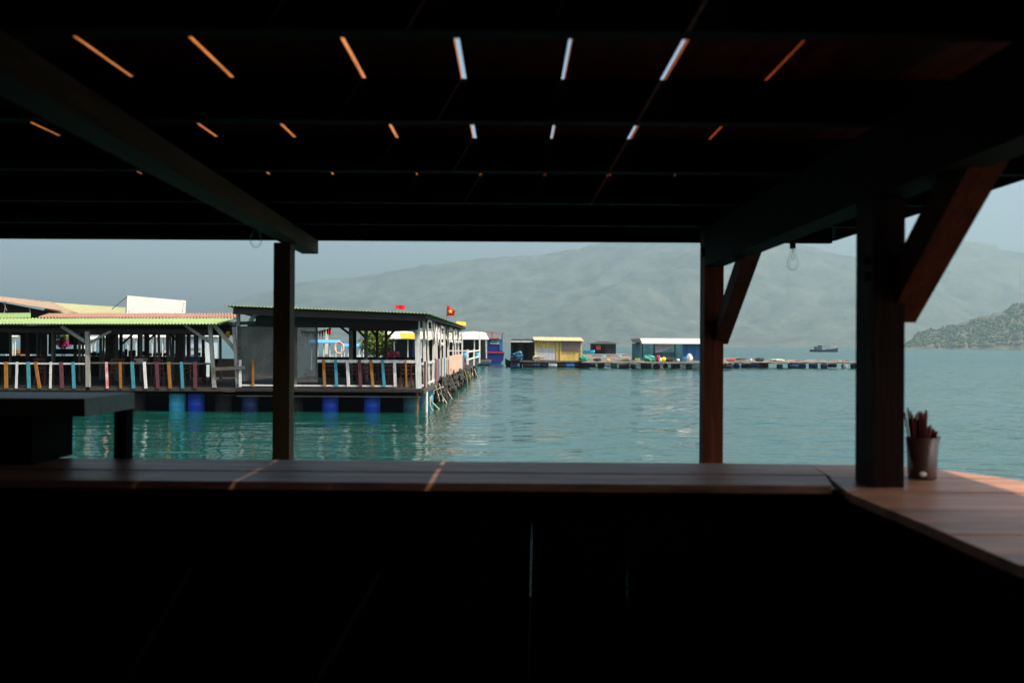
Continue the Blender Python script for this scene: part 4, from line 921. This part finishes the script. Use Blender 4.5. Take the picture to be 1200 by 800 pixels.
mb = MB(); mb.prism(pts, (0, .05, 0)); obj('hanging_tarp', mb, M_['tarp_grey'], bh)
obj('floor', MB().box((xa - .3, Yw - .3, zr_ + .15), (xb + .3, Yw + 3.5, zb - .003)), M_['deckwood'], bh)
# bundles and buoys on the raft
Yq = 101.2
for (px, py, rx, rz, mm, nm, lab, cat) in (
    (760.5, 418.6, .62, .36, 'green_net', 'net_bundle', 'rounded green net heap in front of the blue hut', 'net'),
    (771.5, 417.6, .24, .34, 'red_paint', 'crate_bag', 'upright red sack beside the green net heap', 'sack'),
    (773.5, 419.8, .24, .22, 'bag_white', 'sack', 'white sack below the red sack', 'sack'),
    (778.2, 420.2, .26, .25, 'yellow_star', 'buoy', 'round yellow buoy right of the red sack', 'buoy'),
    (784, 419.5, .42, .25, 'net', 'net_bundle', 'grey net heap right of the yellow buoy', 'net'),
    (794.5, 421, .2, .16, 'bag_white', 'buoy', 'small white buoy left of the blue tarp', 'buoy'),
    (802, 420, .42, .25, 'wall_blue', 'tarp_bundle', 'folded blue tarp in front of the blue wall', 'tarp'),
    (807.8, 418.3, .34, .42, 'bag_white', 'sack', 'pinkish white sack heap against the blue wall', 'sack'),
    (747, 421.5, .3, .18, 'weedrope', 'rope_coil', 'pale rope coil at the left corner of the blue hut', 'rope'),
    (713, 421.5, .22, .12, 'orange_cloth', 'buoy', 'orange buoy lying on the left part of the raft', 'buoy'),
    (700, 420.5, .4, .16, 'net', 'net_bundle', 'dark net heap right of the yellow hut', 'net'),
    (684.5, 421, .5, .3, 'green_net', 'net_bundle', 'green net heap at the corner of the yellow hut', 'net'),
    (857, 421.5, .5, .14, 'red_paint', 'net_bundle', 'reddish net heap on the raft just right of the brown post', 'net'),
    (868, 421, .7, .16, 'net', 'net_bundle', 'long dark net heap on the right raft', 'net'),
    (890, 420.8, .5, .2, 'net', 'net_bundle', 'humped dark net heap on the right raft', 'net'),
    (911, 421.6, .8, .14, 'rope', 'rope_coil', 'tan rope heap near the end of the right raft', 'rope'),
    (880, 423, .15, .14, 'bag_white', 'buoy', 'white buoy between the dark net heaps', 'buoy')):
    Yi = Yq if px < 850 else 107
    c = P(px, py, Yi); c.z = zr_ + .15 + rz * .8
    mb = MB(); mb.blob(c, (rx, rx * .8, rz), px, .15 if nm == 'buoy' else .55, 1.8, 14, 10)
    solo(nm, mb, M_[mm], lab, cat, smooth=(nm == 'buoy'))
# small hut farther out, with low raft and boat
Ys = 190
sh2 = root('small_hut', P(711, 413, Ys), 'small dark hut with a hipped roof farther out between the yellow and blue huts', 'hut')
xa, xb = P(696, 0, Ys).x, P(724, 0, Ys).x; zt3 = P(710, 402.8, Ys).z
mb = MB(); mb.box((xa, Ys + 4, .5), (xb, Ys + 4.1, zt3)); mb.box((xa, Ys, .5), (xa + .1, Ys + 3.99, zt3)); mb.box((xb - 2.0, Ys, .5), (xb, Ys + .1, zt3)); obj('wall', mb, M_['black'], sh2)
zp = P(708, 399.6, Ys).z
mb = MB(); v0 = [(xa - .3, Ys - .5, zt3), (xb + .8, Ys - .5, zt3), (xb + .8, Ys + 5, zt3), (xa - .3, Ys + 5, zt3), (xa + 1.6, Ys + 2, zp), (xb - 1.6, Ys + 2, zp)]
mb.add(v0, [(0, 1, 5, 4), (1, 2, 5), (2, 3, 4, 5), (3, 0, 4), (3, 2, 1, 0)]); obj('roof', mb, mat('dark_green_roof', (.035, .05, .045), .8, .3, 1), sh2)
mb = MB(); fbox(mb, 698.5, 404.5, 704, 409.5, Ys - .05, .06); obj('red_panel', mb, M_['red_paint'], sh2)
obj('deck', MB().box((P(682, 0, Ys).x, Ys - 2, .55), (P(735, 0, Ys).x, Ys + 6, .75)), M_['deckwood'], sh2)
for k in range(11): hdrum(sh2, P(686 + k * 4.6, 0, Ys).x, Ys - 1.8, .25, M_[('blue', 'cyan', 'darkblue', 'darkteal')[k % 4]], 1.0, .34)
bb2 = root('small_boat', P(692, 411, Ys - 1), 'small light-blue boat drawn up left of the small dark hut', 'boat')
mb = hull(MB(), P(685.5, 0, Ys - 1.2).x, P(699.5, 0, Ys - 1.2).x, Ys - 1.2, 1.2, .6, rise=.2)
for v in mb.v: v.z = v.z * .7 + .98
obj('hull', mb, M_['cyan'], bb2)
# far fishing boat
Yf = 480
fb = root('fishing_boat', P(967, 412, Yf), 'distant dark fishing boat with a cabin aft crossing the open bay', 'boat')
x0, x1 = P(951.5, 0, Yf).x, P(984, 0, Yf).x
obj('hull', hull(MB(), x0, x1, Yf, 3.4, .95, rise=1.1), M_['navy'], fb)
mb = MB(); mb.box((x0 + 2.2, Yf - 1.1, .7), (x0 + 5.4, Yf + 1.1, 2.5)); cb = obj('cabin', mb, mat('slate_blue_cabin', (.02, .05, .08), .6, .2, .8), fb)
mb = MB(); mb.box((x0 + 3.9, Yf - 1.0, 2.503), (x0 + 5.2, Yf + 1.0, 3.1)); obj('wheelhouse', mb, M_['navy'], fb)
for k in range(3): mb = MB(); mb.box((x0 + 2.5 + k * .95, Yf - 1.13, 1.6), (x0 + 3.1 + k * .95, Yf - 1.103, 2.1)); obj('window', mb, M_['glass'], cb)
mb = MB(); mb.bar((x0 + 5.6, Yf, 2.75), (x0 + 9.2, Yf, 2.75), 1.6, .12); obj('awning', mb, M_['navy'], fb)
for xx in (x0 + 7.2, x0 + 9.1): obj('awning_post', MB().tube([(xx, Yf, .7), (xx, Yf, 2.7)], .06, 5), M_['navy'], fb)
obj('mast', MB().tube([(x1 - 1.6, Yf, 1.2), (x1 - 1.4, Yf, 4.0)], .06, 5), M_['bag_white'], fb)
mb = MB(); mb.box((x1 - 2.3, Yf - .02, 3.5), (x1 - 1.45, Yf + .02, 4.0)); obj('pennant', mb, M_['red'], fb)
mb = MB(); mb.blob((x0 + 10.4, Yf, 1.35), (.22, .22, .5), 3, .3); mb.blob((x0 + 8.3, Yf, 1.45), (.25, .25, .55), 5, .3); obj('deck_gear', mb, M_['navy'], fb)
